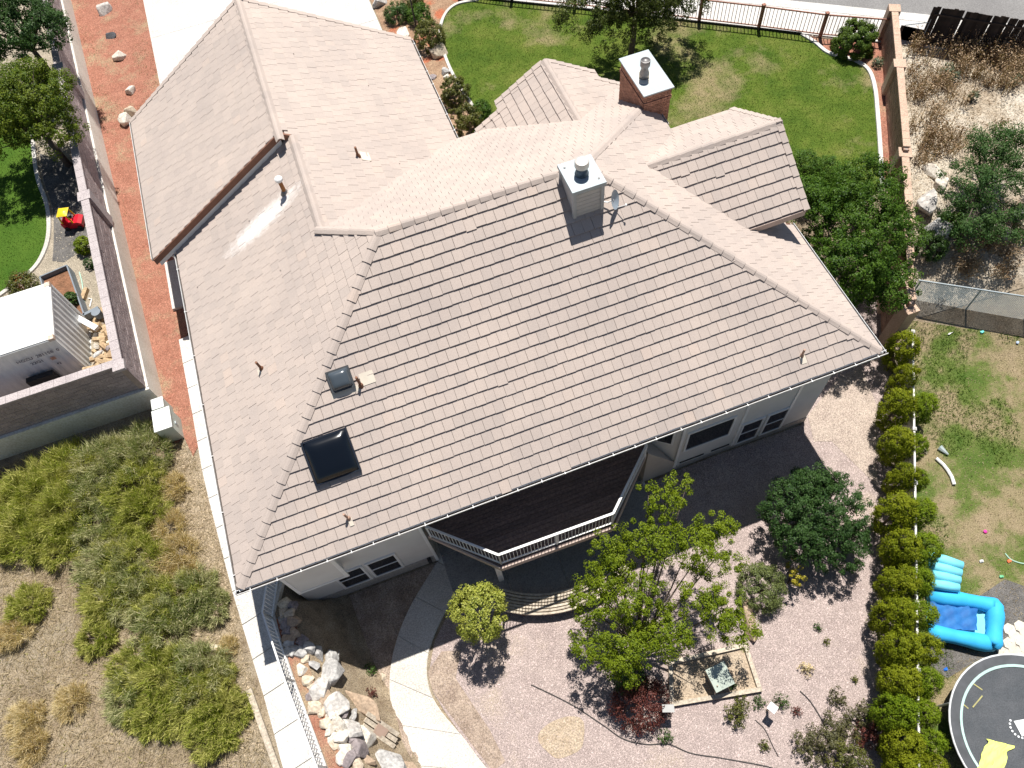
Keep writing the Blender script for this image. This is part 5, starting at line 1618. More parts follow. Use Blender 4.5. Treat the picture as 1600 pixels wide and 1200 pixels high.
for i in range(7):
    for j in range(7):
        x = -.30 + .42 * i / 6; y_ = -.23 + .46 * j / 6; V.append(R_ @ Vector((x, y_, .80 + .07 * (1 - (2 * i / 6 - 1) ** 2) * (1 - (2 * j / 6 - 1) ** 2))))
for i in range(6):
    for j in range(6): F.append((i * 7 + j, i * 7 + 7 + j, i * 7 + 8 + j, i * 7 + 1 + j))
m.add(V, F); m.obj('roof', YELP, car)
for x in (-.24, .27):
    for sy in (-.24, .24):
        m = MB(); m.tube([R_ @ Vector((x, sy - .03, .1)), R_ @ Vector((x, sy + .03, .1))], .1, 14); m.obj('wheel', BLACKM, car)
m = MB(); m.tube([R_ @ Vector((.1, 0, .36)), R_ @ Vector((.02, 0, .47))], .015, 6); m.lathe(R_ @ Vector((.02, 0, .47)), [(.09, 0), (.09, .02)], 14); m.obj('steering_wheel', BLACKM, car)

# lamp post in the flower bed
lb = G(651, 46); lp = thing('lamp_post', 'dark grey garden lamp post in the flower bed by the driveway', 'lamp post', lb)
m = MB(); m.tube([lb, lb + Vector((0, 0, 2.1))], [.045, .035], 10); m.lathe(lb, [(.09, 0), (.09, .06), (.05, .12)], 12); m.obj('pole', BLACKM, lp)
m = MB(); m.lathe(lb + Vector((0, 0, 2.1)), [(.05, 0), (.12, .08), (.14, .32), (.16, .34), (.03, .46)], 10); m.obj('lantern', DULL, lp)

# curved slatted bench at the patio edge
be = thing('curved_bench', 'curved slatted bench at the edge of the patio below the balcony', 'bench', (1.6, 5.4, 0))
bc = Vector((2.3, 9.3)); 
for i in range(7):
    rr = 3.62 + i * .103
    pts = [(bc.x + math.cos(a) * rr, bc.y + math.sin(a) * rr) for a in np.linspace(math.radians(-132), math.radians(-62), 26)]
    strip('slat', pts, .085, .0, OLDW, be, lambda x, y: .46)
for a in np.linspace(math.radians(-130), math.radians(-64), 6):
    m = MB()
    for rr in (3.7, 4.2):
        m.bar((bc.x + math.cos(a) * rr, bc.y + math.sin(a) * rr, 0), (bc.x + math.cos(a) * rr, bc.y + math.sin(a) * rr, .38), .07)
    m.bar((bc.x + math.cos(a) * 3.6, bc.y + math.sin(a) * 3.6, .36), (bc.x + math.cos(a) * 4.3, bc.y + math.sin(a) * 4.3, .36), .06); m.obj('leg', BROWNB, be)

# sand box with lidded feeder
sq = [G(1047, 1036), G(1163, 1009), G(1186, 1078), G(1049, 1101)]
sb = thing('sandbox', 'weathered timber frame of a sandbox beside the spreading tree', 'sandbox', (sq[0] + sq[2]) / 2)
for i in range(4):
    a, b = sq[i], sq[(i + 1) % 4]
    d_ = (b - a).normalized() * .06
    m = MB(); m.bar(a + Vector((0, 0, .08)) - d_ * (1 if i % 2 == 0 else -1), b + Vector((0, 0, .08)) + d_ * (1 if i % 2 == 0 else -1), .13, .16); m.obj('timber', OLDW, sb)
m = MB(); m.prism([tuple(v.xy) for v in sq], -.05, .05); m.obj('sand', MATS['sandy_basin'], sb)
hc = P(1118, 1060, 0); hut = thing('garden_hutch', 'small hutch with a pale green board lid standing in the sandbox', 'hutch', hc)
R_ = Matrix.Translation(P(1119, 1062, .0)) @ Matrix.Rotation(math.radians(4), 4, 'Z')
m = MB(); m.prism([(-.24, -.28), (.24, -.28), (.24, .28), (-.24, .28)], .03, lambda x, y: .70 + y * .25); m.V = [R_ @ v for v in m.V]; m.obj('body', OLDW, hut)
for i in range(3):
    m = MB(); m.prism([(-.33 + i * .22, -.36), (-.115 + i * .22, -.36), (-.115 + i * .22, .34), (-.33 + i * .22, .34)], lambda x, y: .72 + y * .25, lambda x, y: .745 + y * .25); m.V = [R_ @ v for v in m.V]
    m.obj('lid_board', simple('pale_green_lid', (.42, .47, .41), (.36, .41, .36), 3, .7, per=.06), hut)
plank(P(1121, 1071, .75), P(1116, 1087, .1), .035, .035, 'stick', 'thin stick leaning on the lid of the hutch', OLDW, 'stick')
def signpost(px, py, h, wd, dp, mat, lab, tilt=0.0):
    b = P(px, py, h); b.z = 0
    s_ = thing('post_sign', lab, 'sign', b)
    m = MB(); m.box((b.x - .03, b.y - .03, -.1), (b.x + .03, b.y + .03, h)); m.obj('post', OLDW, s_)
    m = MB(); m.box((-wd / 2, -dp / 2, 0), (wd / 2, dp / 2, .03)); M = Matrix.Translation((b.x, b.y, h)) @ Matrix.Rotation(tilt, 4, 'Z'); m.V = [M @ v for v in m.V]; m.obj('board', mat, s_)
signpost(1044, 1107, .85, .36, .22, simple('grey_plaque', (.40, .40, .39), (.35, .35, .34), 4, .6), 'small grey plaque on a short post by the corner of the sandbox', -.35)
signpost(1207, 1106, .75, .24, .26, WHITE, 'small white square plaque on a post in the gravel near the leggy shrub', .5)
# irrigation lines on the gravel
DRIP = simple('black_drip_hose', (.05, .045, .045), (.07, .065, .06), 3, .7)
def hose(pts, r_, lab, mat=DRIP, h=.02, name='drip_hose'):
    L3 = [Vector((p[0], p[1], float(zt(p[0], p[1])) + h)) for p in smoothline([tuple(G(*q)[:2]) for q in pts], 6)]
    m = MB(); m.tube(L3, r_, 6); return tag(m.obj(name, mat), lab, 'hose')
hose([(830, 1070), (862, 1085), (900, 1105), (945, 1135), (975, 1155), (1010, 1163), (1045, 1163), (1080, 1177), (1130, 1185), (1200, 1198), (1215, 1206)], .018, 'long black drip hose across the pink gravel past the red shrub')
hose([(1180, 1125), (1195, 1140), (1207, 1165), (1216, 1182)], .014, 'short dark drip hose beside the white square plaque')
hose([(1250, 1080), (1265, 1095), (1280, 1118), (1292, 1140)], .02, 'grey drip hose ending at the leggy shrub by the hedge')
hose([(1570, 865), (1580, 875), (1600, 881), (1625, 880)], .02, 'mint green hose lying on the half dead lawn', MATS['mint_hose'], name='garden_hose')

# ================================================================== NEIGHBOUR'S POOL AND TRAMPOLINE
BLUE = simple('sky_blue_vinyl', (.05, .44, .80), (.04, .38, .72), 2, .6, .15)
LBLUE = simple('pale_blue_vinyl', (.22, .68, .80), (.17, .60, .74), 2, .6, .15)
NAVY = simple('deep_blue_vinyl', (.03, .16, .42), (.02, .11, .33), 4, .6, .15)
pool = thing('inflatable_pool', 'bright blue inflatable pool half deflated beside the conifer hedge', 'pool', P(1500, 975, 0))
pts = [P(*p, .32) for p in ((1452, 930), (1545, 944), (1556, 955), (1553, 1000), (1540, 1004), (1452, 986))]
ring_ = smoothline([tuple(p.xy) for p in pts], 5)
m = MB(); m.tube([(x, y, .27 + .03 * math.sin(i * .9)) for i, (x, y) in enumerate(ring_)], [.25 + .025 * math.sin(i * 1.3) for i in range(len(ring_))], 14); m.obj('side_ring', BLUE, pool, True)
V = []; F = []
a0, a1, b0, b1 = P(1449, 936, .15), P(1543, 950, .15), P(1449, 985, .15), P(1540, 1000, .15)
for i in range(15):
    for j in range(9):
        p = a0.lerp(a1, i / 14).lerp(b0.lerp(b1, i / 14), j / 8); V.append((p.x, p.y, .12 + .06 * math.sin(i * 2.1 + j) * math.sin(j * 1.7 + i * .6)))
for i in range(14):
    for j in range(8): F.append((i * 9 + j, i * 9 + j + 1, i * 9 + 10 + j, i * 9 + 9 + j))
m = MB(); m.add(V, [f[::-1] for f in F]); m.obj('floor', LBLUE, pool, True)
V2 = []
a0, a1, b0, b1 = P(1452, 938, .3), P(1527, 947, .3), P(1452, 982, .3), P(1526, 986, .3)
for i in range(15):
    for j in range(9):
        p = a0.lerp(a1, i / 14).lerp(b0.lerp(b1, i / 14), j / 8); V2.append((p.x, p.y, .36 + .07 * math.sin(i * 1.3 + j * .8) * math.cos(j * 1.1) + .04 * math.sin(i * 3.1)))
m = MB(); m.add(V2, [f[::-1] for f in F]); m.obj('crumpled_liner', NAVY, pool, True)
raft = thing('pool_raft', 'pale turquoise inflatable raft leaning on the hedge above the blue pool', 'raft', P(1475, 895, 0))
c = [P(1449, 868, .75), P(1503, 884, .75), P(1497, 918, .6), P(1455, 912, .6)]
for i in range(4):
    a, b = c[0].lerp(c[3], i / 3), c[1].lerp(c[2], i / 3)
    m = MB(); m.tube([a, a.lerp(b, .5) + Vector((0, 0, .03)), b], [.15, .17, .15], 12); m.obj('air_chamber', LBLUE, raft, True)
c = [P(1455, 906, .4), P(1499, 920, .4), P(1493, 930, .3), P(1455, 925, .3)]
m = MB(); m.tube([c[0].lerp(c[3], .5), c[1].lerp(c[2], .5)], .2, 12); m.obj('lower_roll', BLUE, raft, True)

tcx, tcy, TR = 12.95, -3.05, 2.22
tr = thing('trampoline', 'round black trampoline with white rim beside the conifer hedge', 'trampoline', (tcx, tcy, 0))
angs = np.linspace(0, 2 * math.pi, 49)
def ringtube(name, R_, z, r_, mat):
    m = MB(); n = 48; V = []; F = []
    for i in range(n):
        a = 2 * math.pi * i / n
        for k in range(8):
            b = 2 * math.pi * k / 8; rr = R_ + r_ * math.cos(b); V.append((tcx + rr * math.cos(a), tcy + rr * math.sin(a), z + r_ * math.sin(b)))
    for i in range(n):
        for k in range(8): F.append((i * 8 + k, ((i + 1) % n) * 8 + k, ((i + 1) % n) * 8 + (k + 1) % 8, i * 8 + (k + 1) % 8))
    m.add(V, F); return m.obj(name, mat, tr, True)
def annulus(name, r0, r1, z0, z1, mat):
    m = MB(); n = 64
    V = [(tcx + r_ * math.cos(2 * math.pi * i / n), tcy + r_ * math.sin(2 * math.pi * i / n), z) for i in range(n) for r_, z in ((r0, z0), (r1, z1))]
    m.add(V, [(2 * i, 2 * i + 1, (2 * i + 3) % (2 * n), (2 * i + 2) % (2 * n)) for i in range(n)]); return m.obj(name, mat, tr)
ringtube('rim', TR, .86, .032, simple('white_grey_rim', (.62, .63, .64), (.54, .55, .56), 3, .5))
annulus('spring_pad', TR - .30, TR - .02, .87, .885, simple('grey_spring_pad', (.085, .09, .10), (.06, .065, .07), 3, .7))
annulus('pad_edge', TR - .355, TR - .28, .875, .89, simple('mint_pad_edge', (.45, .62, .58), (.38, .54, .5), 3, .6))
m = MB(); n = 64; V = [(tcx, tcy, .83)]
for r_ in (.7, 1.4, TR - .35):
    V += [(tcx + r_ * math.cos(2 * math.pi * i / n), tcy + r_ * math.sin(2 * math.pi * i / n), .83 + .02 * (r_ / 2) ** 2) for i in range(n)]
F = [(0, 1 + i, 1 + (i + 1) % n) for i in range(n)]
for k in range(2): F += [(1 + k * n + i, 1 + (k + 1) * n + i, 1 + (k + 1) * n + (i + 1) % n, 1 + k * n + (i + 1) % n) for i in range(n)]
m.add(V, F); m.obj('jumping_mat', simple('worn_black_mat', (.055, .062, .07), (.075, .08, .088), 2, .7, .3, fine=40), tr)
for i in range(6):
    a = i * 1.047 + .3; x, y_ = tcx + TR * math.cos(a), tcy + TR * math.sin(a)
    m = MB(); m.tube([(x, y_, .85), (x * 1, y_, .0)], .035, 8); m.obj('leg', STEEL, tr)
PRW = simple('white_print', (.7, .71, .72), (.6, .62, .63), 6, .6)
lc = P(1590, 1138, .86)
m = MB()
for k in range(7):
    a = math.radians(125 + k * 19); c = Vector((lc.x + .12 + math.cos(a) * .30, lc.y + math.sin(a) * .30, .852))
    m.prism([(c.x + .035 * math.cos(q), c.y + .035 * math.sin(q)) for q in np.linspace(0, 5.2, 6)], .851, .856)
stuff(m.obj('printed_dots', PRW, tr))
m = MB(); m.prism([(lc.x - .02, lc.y - .22), (lc.x + .30, lc.y - .28), (lc.x + .34, lc.y + .14), (lc.x + .02, lc.y + .20)], .851, .856); m.obj('printed_badge', PRW, tr)
m = MB()
for (a, b) in (((1509, 1060), (1535, 1078)), ((1495, 1092), (1513, 1107)), ((1520, 1105), (1535, 1087))):
    p, q = P(*a, .856), P(*b, .856); m.bar(p, q, .035, .004)
stuff(m.obj('chalk_marks', simple('yellow_chalk', (.40, .37, .15), (.30, .28, .14), 8, .9), tr))
# yellow cloth
V = []; F = []; a0, a1, b0, b1 = P(1541, 1154, .9), P(1580, 1164, .9), P(1526, 1215, .9), P(1565, 1225, .9)
for i in range(16):
    for j in range(20):
        e_ = .13 * math.sin(j * .55 + i * .12) + .07 * math.sin(j * 1.3); p = a0.lerp(a1, i / 15 + e_).lerp(b0.lerp(b1, i / 15 - e_), j / 19); V.append((p.x, p.y, .885 + .035 * math.sin(i * .9 + j * .35) * math.cos(j * .6) + .02 * math.sin(i * 2.1)))
for i in range(15):
    for j in range(19): F.append((i * 20 + j + 1, i * 20 + j, i * 20 + 20 + j, i * 20 + 21 + j))
m = MB(); m.add(V, F); tag(m.obj('yellow_cloth', simple('neon_yellow_cloth', (.80, .88, .22), (.72, .82, .18), 3, .8), None, True), 'crumpled neon yellow cloth on the trampoline', 'cloth')
# paving stones between pool and trampoline
r = np.random.default_rng(3)
pav = []
for i in range(5):
    for j in range(9):
        px = 1560 + j * 17 + (i % 2) * 8; py = 1032 - i * 11 - j * 4.5
        if px > 1640 or (px < 1575 and py < 1012): continue
        pav.append((px, py))
pv0 = struct(MB().prism([tuple(P(*p, 0).xy) for p in ((1548, 1038), (1590, 998), (1650, 980), (1650, 1040))], -.06, .008).obj('paving', CHIP))
for k, (px, py) in enumerate(pav):
    c = P(px, py, 0); sz = .20
    m = MB(); m.prism([(c.x + sz * math.cos(a), c.y + sz * math.sin(a)) for a in np.linspace(.2, 6.48, 7)[:-1]], -.03, .028 + random.uniform(-.004, .004)); m.obj('paving_stone', simple('cream_paver', (.58, .54, .46), (.50, .46, .39), 4, .85, per=.06), pv0)
# white downspout and litter on the lawn
pts = [G(1463, 716, .06), G(1474, 726, .06), G(1481, 735, .06), G(1487, 745, .06), G(1491, 757, .06)]
m = MB(); m.tube(pts, .06, 8); tag(m.obj('downspout_piece', WHITE), 'white crooked piece of downspout lying on the half dead lawn', 'downspout')
m = MB(); c = G(1467, 700); m.tube([c + Vector((0, 0, .05)), c + Vector((.1, -.35, .08))], [.12, .03], 8); tag(m.obj('clear_bottle', simple('clear_plastic', (.4, .45, .45), (.3, .36, .36), 6, .2)), 'crushed clear bottle above the white downspout piece', 'bottle')
for (px, py), col_, nm, lab in (((1486, 522), (.75, .75, .74), 'paper_scrap', 'white scrap of paper in the tall grass below the chain link fence'), ((1534, 519), (.1, .55, .5), 'teal_toy', 'teal toy lying below the chain link fence'), ((1590, 536), (.45, .55, .75), 'blue_scrap', 'pale blue scrap on the half dead lawn'), ((1539, 831), (.75, .05, .35), 'pink_toy', 'pink toy on the half dead lawn'), ((1533, 877), (.7, .7, .68), 'foil_scrap', 'silver scrap on the bare patch of lawn near the raft'), ((1576, 877), (.8, .2, .08), 'orange_ball', 'orange ball beside the mint green hose'), ((1564, 901), (.15, .5, .25), 'green_ball', 'small green ball on the bare patch of lawn'), ((1478, 1046), (.02, .15, .6), 'blue_bucket', 'blue bucket between the hedge and the trampoline')):
    c = G(px, py); me = rock_mesh(nm, .09 if nm != 'paper_scrap' else .16, .07, .06, simple(nm + '_plastic', col_, None, 5, .5), px, 14)
    o = bpy.data.objects.new(nm, me); COL.objects.link(o); o.location = (c.x, c.y, c.z - me['zmin']); ROOT[o] = o.location.copy(); tag(o, lab, nm.split('_')[1])

# ================================================================== PLANTS
def depth(p):
    return float(RC[2] @ np.array([p[0], p[1], p[2] - CAMZ]))

def crown_obj(par, V, mat):
    L_ = ROOT[par]
    V = np.asarray(V, np.float32) - np.array(L_, np.float32)
    o = bpy.data.objects.new('crown', bigmesh('crown', V, 4, mat)); COL.objects.link(o)
    o.parent = par; ROOT[o] = L_
    return o

def trunk_obj(par, mb, mat=BARK):
    return mb.obj('trunk', mat, par, True)

def place(px, py, rpx, up=.8, base=None):
    """centre and metric radius of a round crown seen at px, py with radius rpx"""
    g_ = G(px, py); r_ = rpx * depth(g_) / FPX
    for _ in range(6):
        zg = base if base is not None else float(zt(c.x, c.y)) if _ else g_.z
        c = P(px, py, zg + up * r_); r_ = rpx * depth(c) / FPX
    return c, r_, (base if base is not None else float(zt(c.x, c.y)))

def shrub(name, px, py, rpx, mat, label, cat='shrub', n=5000, size=.075, up=.8, flat=1.0, cl=None, cr=.25, seed=0, base=None, group=None, aspect=.6, lo=.65, xr=1.0):
    r = np.random.default_rng(seed + px)
    c, R_, zg = place(px, py, rpx, up, base)
    t = thing(name, label, cat, (c.x, c.y, zg), group)
    lob = [(c.x, c.y, c.z, R_ * xr, R_, R_ * flat)]
    nc = cl or (150 if lo > .5 else 60)
    n = int(n * (1.7 if lo > .5 else 1.2))
    V, C = crown(lob, nc, R_ * (cr * .8 if lo > .5 else cr * .7), n, size * .85, r, aspect=aspect, lo=max(lo, .72) if lo > .5 else lo, low=-.75)
    V[:, 2] = np.maximum(V[:, 2], zg + .02)
    crown_obj(t, V, mat)
    m = MB()
    for k in range(5):
        e = C[r.integers(0, nc)]; m.tube([(c.x + r.uniform(-.06, .06), c.y + r.uniform(-.06, .06), zg - .05), (c.x * .5 + e[0] * .5, c.y * .5 + e[1] * .5, zg * .45 + e[2] * .55), tuple(e)], [.03, .022, .008], 5)
    trunk_obj(t, m)
    return t

LF_GREEN = leafmat('leaf_mid_green', (.018, .05, .008), (.040, .092, .014), (.075, .14, .022))
LF_DARK = leafmat('leaf_dark_green', (.014, .042, .011), (.030, .075, .018), (.062, .12, .03), .25, .2)
LF_LIME = leafmat('leaf_lime_green', (.07, .115, .006), (.14, .20, .010), (.22, .28, .016), .35, .2)
LF_YEL = leafmat('leaf_yellow_green', (.15, .19, .025), (.30, .33, .045), (.44, .45, .09), .3)
LF_OLIVE = leafmat('leaf_olive', (.05, .062, .014), (.095, .11, .02), (.16, .16, .03))
LF_TREE = leafmat('leaf_tree_green', (.020, .058, .007), (.045, .105, .010), (.09, .165, .016), .3, .2)
LF_JUN = leafmat('conifer_yellow_green', (.08, .11, .005), (.15, .19, .009), (.24, .265, .016), .2, .1)
LF_JUN2 = leafmat('conifer_dark_green', (.02, .06, .008), (.045, .105, .012), (.09, .16, .02), .1, .15)
LF_SAGE = leafmat('sage_brush_green', (.15, .19, .055), (.30, .34, .13), (.58, .53, .32), .3, .05)
LF_SAGE2 = leafmat('brush_lime', (.17, .22, .022), (.33, .37, .055), (.56, .52, .19), .3, .05)
LF_RED = leafmat('leaf_dark_red', (.05, .012, .012), (.10, .025, .02), (.17, .05, .035), .2)
LF_BRNG = leafmat('leaf_brown_green', (.045, .045, .018), (.085, .085, .032), (.12, .115, .045), .2)
LF_DEAD = leafmat('dead_weed_brown', (.13, .075, .04), (.28, .175, .10), (.50, .38, .26), .15, .1)
STRAW = leafmat('dry_straw', (.26, .19, .10), (.36, .28, .165), (.47, .39, .26), .15, .1)
STRAW2 = leafmat('golden_straw', (.46, .33, .15), (.60, .47, .25), (.72, .60, .38), .25, .05)
LF_GRASS = leafmat('grass_blade', (.035, .08, .008), (.07, .135, .014), (.13, .19, .03), .2, .1)
LF_GRASS2 = leafmat('grass_blade_lush', (.035, .085, .01), (.065, .13, .015), (.10, .17, .03), .2, .1)

def tree(name, label, base, lobes, mat, nc, cr, n, size, tr, fork, seed, limbs_n=16, lo=.5, low=-.35, aspect=.6, spread=1.0, cat='tree', bark=BARK):
    r = np.random.default_rng(seed)
    t = thing(name, label, cat, base)
    V, C = crown(lobes, nc, cr, n, size, r, lo=lo, low=low, aspect=aspect, spread=spread)
    crown_obj(t, V, mat)
    m = MB(); limbs(m, base, C, r, tr, fork, limbs_n)
    trunk_obj(t, m, bark)
    return t

# neighbour's trees beyond the block wall
c = P(48, 165, 6.3); b_ = Vector((c.x - .2, c.y - .3, NZ))
tree('deciduous_tree', 'broad yellow green tree overhanging the block wall', b_, [(c.x, c.y, c.z, 1.9, 2.0, 1.6), (c.x - .6, c.y + 1.1, c.z - .3, 1.5, 1.5, 1.2), (c.x + .3, c.y - .9, c.z - .5, 1.4, 1.3, 1.2), (c.x - 1.6, c.y, c.z - .2, 1.6, 1.8, 1.4)], leafmat('leaf_sunlit_tree', (.035, .075, .008), (.075, .125, .01), (.15, .19, .015), .25, .2), 720, .20, 66000, .07, .12, 1.7, 21, 24)
c = P(36, 38, 6.4)
tree('deciduous_tree', 'dark green tree behind the yellow green one by the block wall', (c.x - .3, c.y, NZ), [(c.x, c.y, c.z, 1.7, 1.9, 1.5), (c.x + .7, c.y - .4, c.z - .4, 1.1, 1.2, .9), (c.x - 1.4, c.y + .3, c.z, 1.6, 1.7, 1.3)], LF_DARK, 420, .21, 38000, .08, .12, 1.8, 22, 20)
# tree by the street fence
c = Vector((13.75, 26.75, 5.75)); tb = Vector((c.x - .2, c.y - .2, HI))
tree('deciduous_tree', 'wide olive green tree on the back lawn near the picket fence', tb, [(c.x, c.y, c.z, 2.6, 1.8, 1.4), (c.x - 2.2, c.y - .1, c.z - .5, 1.5, 1.3, 1.1), (c.x + 2.2, c.y + .2, c.z - .2, 1.7, 1.5, 1.1), (c.x + .2, c.y - 1.3, c.z - 1.1, 1.0, .9, 1.0), (c.x + .5, c.y + 1.2, c.z + .3, 2.2, 1.3, 1.1), (c.x + .9, c.y - .4, c.z - 1.2, .9, .9, .9), (c.x - 1.7, c.y - .9, c.z - 1.1, 1.2, .9, .8), (c.x + 1.7, c.y - .8, c.z - 1.0, 1.2, .9, .8), (c.x - .4, c.y - .8, c.z - .6, 1.3, 1.0, .9)], leafmat('leaf_dull_olive', (.022, .04, .008), (.05, .075, .014), (.105, .125, .025), .3, .2), 900, .20, 72000, .07, .13, 2.2, 23, 26)
# big tree between house and tan wall
c = P(1335, 355, 4.2)
lob = [(c.x, c.y, c.z, 1.8, 2.0, 1.3), (c.x - .8, c.y - 1.2, c.z - .3, 1.4, 1.4, 1.2), (c.x + 1.3, c.y + 1.4, c.z - .2, 1.7, 1.5, 1.1), (c.x - 1.2, c.y + 1.4, c.z + .0, 1.3, 1.2, 1.0), (c.x + .4, c.y - 2.2, c.z - 1.0, 1.1, 1.0, .8), (c.x + 1.6, c.y - .2, c.z - .8, 1.2, 1.3, .9)]
tree('deciduous_tree', 'large glossy green tree filling the gap between the gable and the tan wall', (c.x - .1, c.y - .2, float(zt(c.x, c.y))), lob, LF_TREE, 800, .19, 72000, .07, .11, 1.3, 24, 26, low=-.6)
q = P(1345, 468, 2.6)
tree('young_tree', 'thin leafy branches hanging over the shaded gravel by the tan wall', (q.x + .1, q.y + .4, float(zt(q.x, q.y))), [(q.x, q.y, q.z, 1.2, .6, .5), (q.x + .9, q.y + .3, q.z + .1, .8, .5, .4), (q.x - .6, q.y + .5, q.z + .5, .9, .7, .6)], LF_TREE, 44, .22, 4200, .085, .05, 1.2, 25, 14, lo=.2)
# central spreading tree in the gravel
c0 = G(985, 1052); zc = 3.2
lob = []
for px, py, z, rr in ((930, 1010, 2.2, 1.05), (985, 1010, 2.6, 1.2), (1040, 990, 2.6, 1.1), (930, 940, 2.6, 1.05), (1000, 930, 3.4, 1.1), (960, 865, 3.3, 1.0), (1020, 840, 3.9, 1.15), (1085, 850, 3.6, 1.1), (1030, 780, 4.2, .85), (1125, 825, 3.4, .75), (1130, 960, 2.6, 1.0), (1160, 985, 2.3, .7), (1100, 920, 3.0, 1.0), (1140, 880, 2.9, .6), (950, 900, 3.0, .9), (1060, 755, 4.0, .5), (975, 1050, 1.9, .7)):
    p = P(px, py, z); lob.append((p.x, p.y, p.z, rr * .8, rr * .8, rr * .55))
tree('spreading_tree', 'airy lime green multi-stemmed tree in the pink gravel by the balcony', c0, lob, LF_LIME, 820, .145, 62000, .062, .085, .55, 26, 50, lo=.15, low=-.6, aspect=.55)
# dark shrub tree
c = P(1278, 808, 1.5)
lob = [(c.x, c.y, c.z, 1.55, 1.5, 1.1), (c.x - .7, c.y + .5, c.z + .2, 1.1, 1.0, .9), (c.x + .9, c.y + .1, c.z - .1, 1.0, 1.1, .8), (c.x + .2, c.y - 1.0, c.z - .2, 1.1, .9, .7), (c.x - .9, c.y - .4, c.z, .8, .8, .7), (c.x + .4, c.y + 1.0, c.z + .2, .8, .7, .6)]
tree('rounded_shrub', 'big dense dark green rounded shrub in the gravel near the house corner', (c.x, c.y, 0), lob, LF_DARK, 620, .15, 56000, .058, .09, .5, 27, 20, low=-.8, cat='shrub')
shrub('round_shrub', 747, 957, 42, LF_YEL, 'bright yellow green round little tree beside the garden walk', n=8500, size=.07, up=2.6, cr=.22, seed=1)
shrub('round_shrub', 1190, 918, 37, leafmat('leaf_grey_green', (.06, .085, .02), (.11, .14, .035), (.16, .19, .06), .15), 'low grey green mounded shrub beside the spreading tree', n=8000, size=.05, up=.55, flat=.8, cr=.2, seed=2)
shrub('sapling', 1240, 900, 26, leafmat('leaf_golden', (.22, .17, .015), (.35, .29, .02), (.45, .39, .04), .3), 'small golden leaved sapling under the dense dark shrub', n=500, size=.075, up=1.3, cl=20, cr=.22, lo=.1, seed=3, cat='sapling')
shrub('barberry', 1000, 1100, 38, LF_RED, 'dark red barberry bush at the foot of the spreading tree', n=5200, size=.06, up=.6, flat=.8, cr=.24, seed=4, xr=1.2)
shrub('evergreen_bush', 985, 1062, 26, LF_GREEN, 'dark shaded bush between the barberry and the spreading tree', n=2600, size=.06, up=.8, seed=41)
# leggy shrubs near the hedge
for i, (px, py, rp, mt, lab, n) in enumerate((
        (1300, 1155, 40, LF_BRNG, 'leggy brown green rose bush by the conifer hedge', 3400), (1345, 1125, 28, LF_BRNG, 'thin brown green bush beside the conifer hedge shadow', 1500),
        (1262, 1168, 26, LF_BRNG, 'small brown green bush at the near side of the rose bush', 1300), (1365, 1145, 30, LF_RED, 'dark red bush tucked against the conifer hedge', 2200),
        (1325, 1185, 34, LF_OLIVE, 'olive bush with straw coloured grass behind the rose bush', 2400), (1308, 1090, 16, LF_BRNG, 'sparse twiggy bush above the rose bush', 420),
        (1260, 1044, 13, STRAW2, 'rusty dry weed on the open gravel', 300), (1150, 1118, 19, LF_OLIVE, 'yellow olive weed clump below the sandbox corner', 900), (1160, 1100, 14, LF_OLIVE, 'grassy tuft at the sandbox corner', 500),
        (1040, 1152, 12, LF_GREEN, 'little green weed by the grey plaque', 420), (1195, 1165, 10, LF_OLIVE, 'small yellowish weed near the white plaque', 260), (1185, 1098, 12, LF_GREEN, 'leafy green weed beside the white plaque', 330), (1222, 1095, 14, LF_GREEN, 'trailing green weed right beside the white plaque', 360),
        (1145, 1070, 9, LF_GREEN, 'green weed growing at the hutch corner', 260), (578, 1046, 11, LF_GREEN, 'bright green weed on the soil by the rockery', 360), (580, 1083, 10, LF_RED, 'small reddish weed on the soil by the big brown boulder', 260),
        (1245, 1112, 9, LF_RED, 'tiny red leaved sprig beside the leggy bushes', 160), (1335, 1062, 7, LF_OLIVE, 'tiny weed at the edge of the hedge shadow', 100), (1280, 980, 8, LF_GREEN, 'tiny green weed alone on the gravel', 130), (1292, 1003, 7, LF_OLIVE, 'tiny olive weed alone on the gravel', 110))):
    shrub('bush' if rp > 15 else 'weed', px, py, rp, mt, lab, 'bush' if rp > 15 else 'weed', n=n, size=.06 if rp > 15 else .05, up=.6, flat=.8, lo=.15, cr=.26, seed=60 + i)
# bed shrubs
shrub('bed_shrub', 672, 57, 23, LF_OLIVE, 'yellow tipped round shrub beside the lamp post', n=4200, size=.08, up=.7, cr=.22, seed=5)
shrub('bed_shrub', 620, 21, 18, LF_GREEN, 'left low green mound in the bed by the driveway', n=3000, size=.07, up=.5, flat=.8, seed=6)
shrub('bed_shrub', 655, 24, 19, LF_JUN2, 'green mound at the foot of the lamp post', n=3000, size=.07, up=.5, flat=.8, seed=7)
shrub('bed_shrub', 645, 2, 17, LF_OLIVE, 'yellow green mound behind the lamp post', n=2400, size=.07, up=.5, flat=.8, seed=8)
shrub('bed_shrub', 711, 144, 22, LF_OLIVE, 'round green shrub between the garage eave and the lawn edging', n=4200, size=.075, up=.7, cr=.22, seed=9)
shrub('bed_shrub', 728, 185, 25, LF_OLIVE, 'sprawling yellow green shrub by the corner of the back gable', n=3600, size=.08, up=.7, cr=.26, lo=.3, seed=10)
shrub('bed_shrub', 752, 175, 17, LF_JUN2, 'small dark green shrub under the back gable eave', n=2400, size=.07, up=.6, seed=11)
shrub('round_juniper', 1335, 66, 31, leafmat('juniper_green', (.02, .05, .006), (.045, .09, .01), (.10, .15, .018), .1, .15), 'round spiky juniper in the corner of the back lawn', 'shrub', n=16000, size=.10, up=.4, cr=.2, seed=12, aspect=.35)
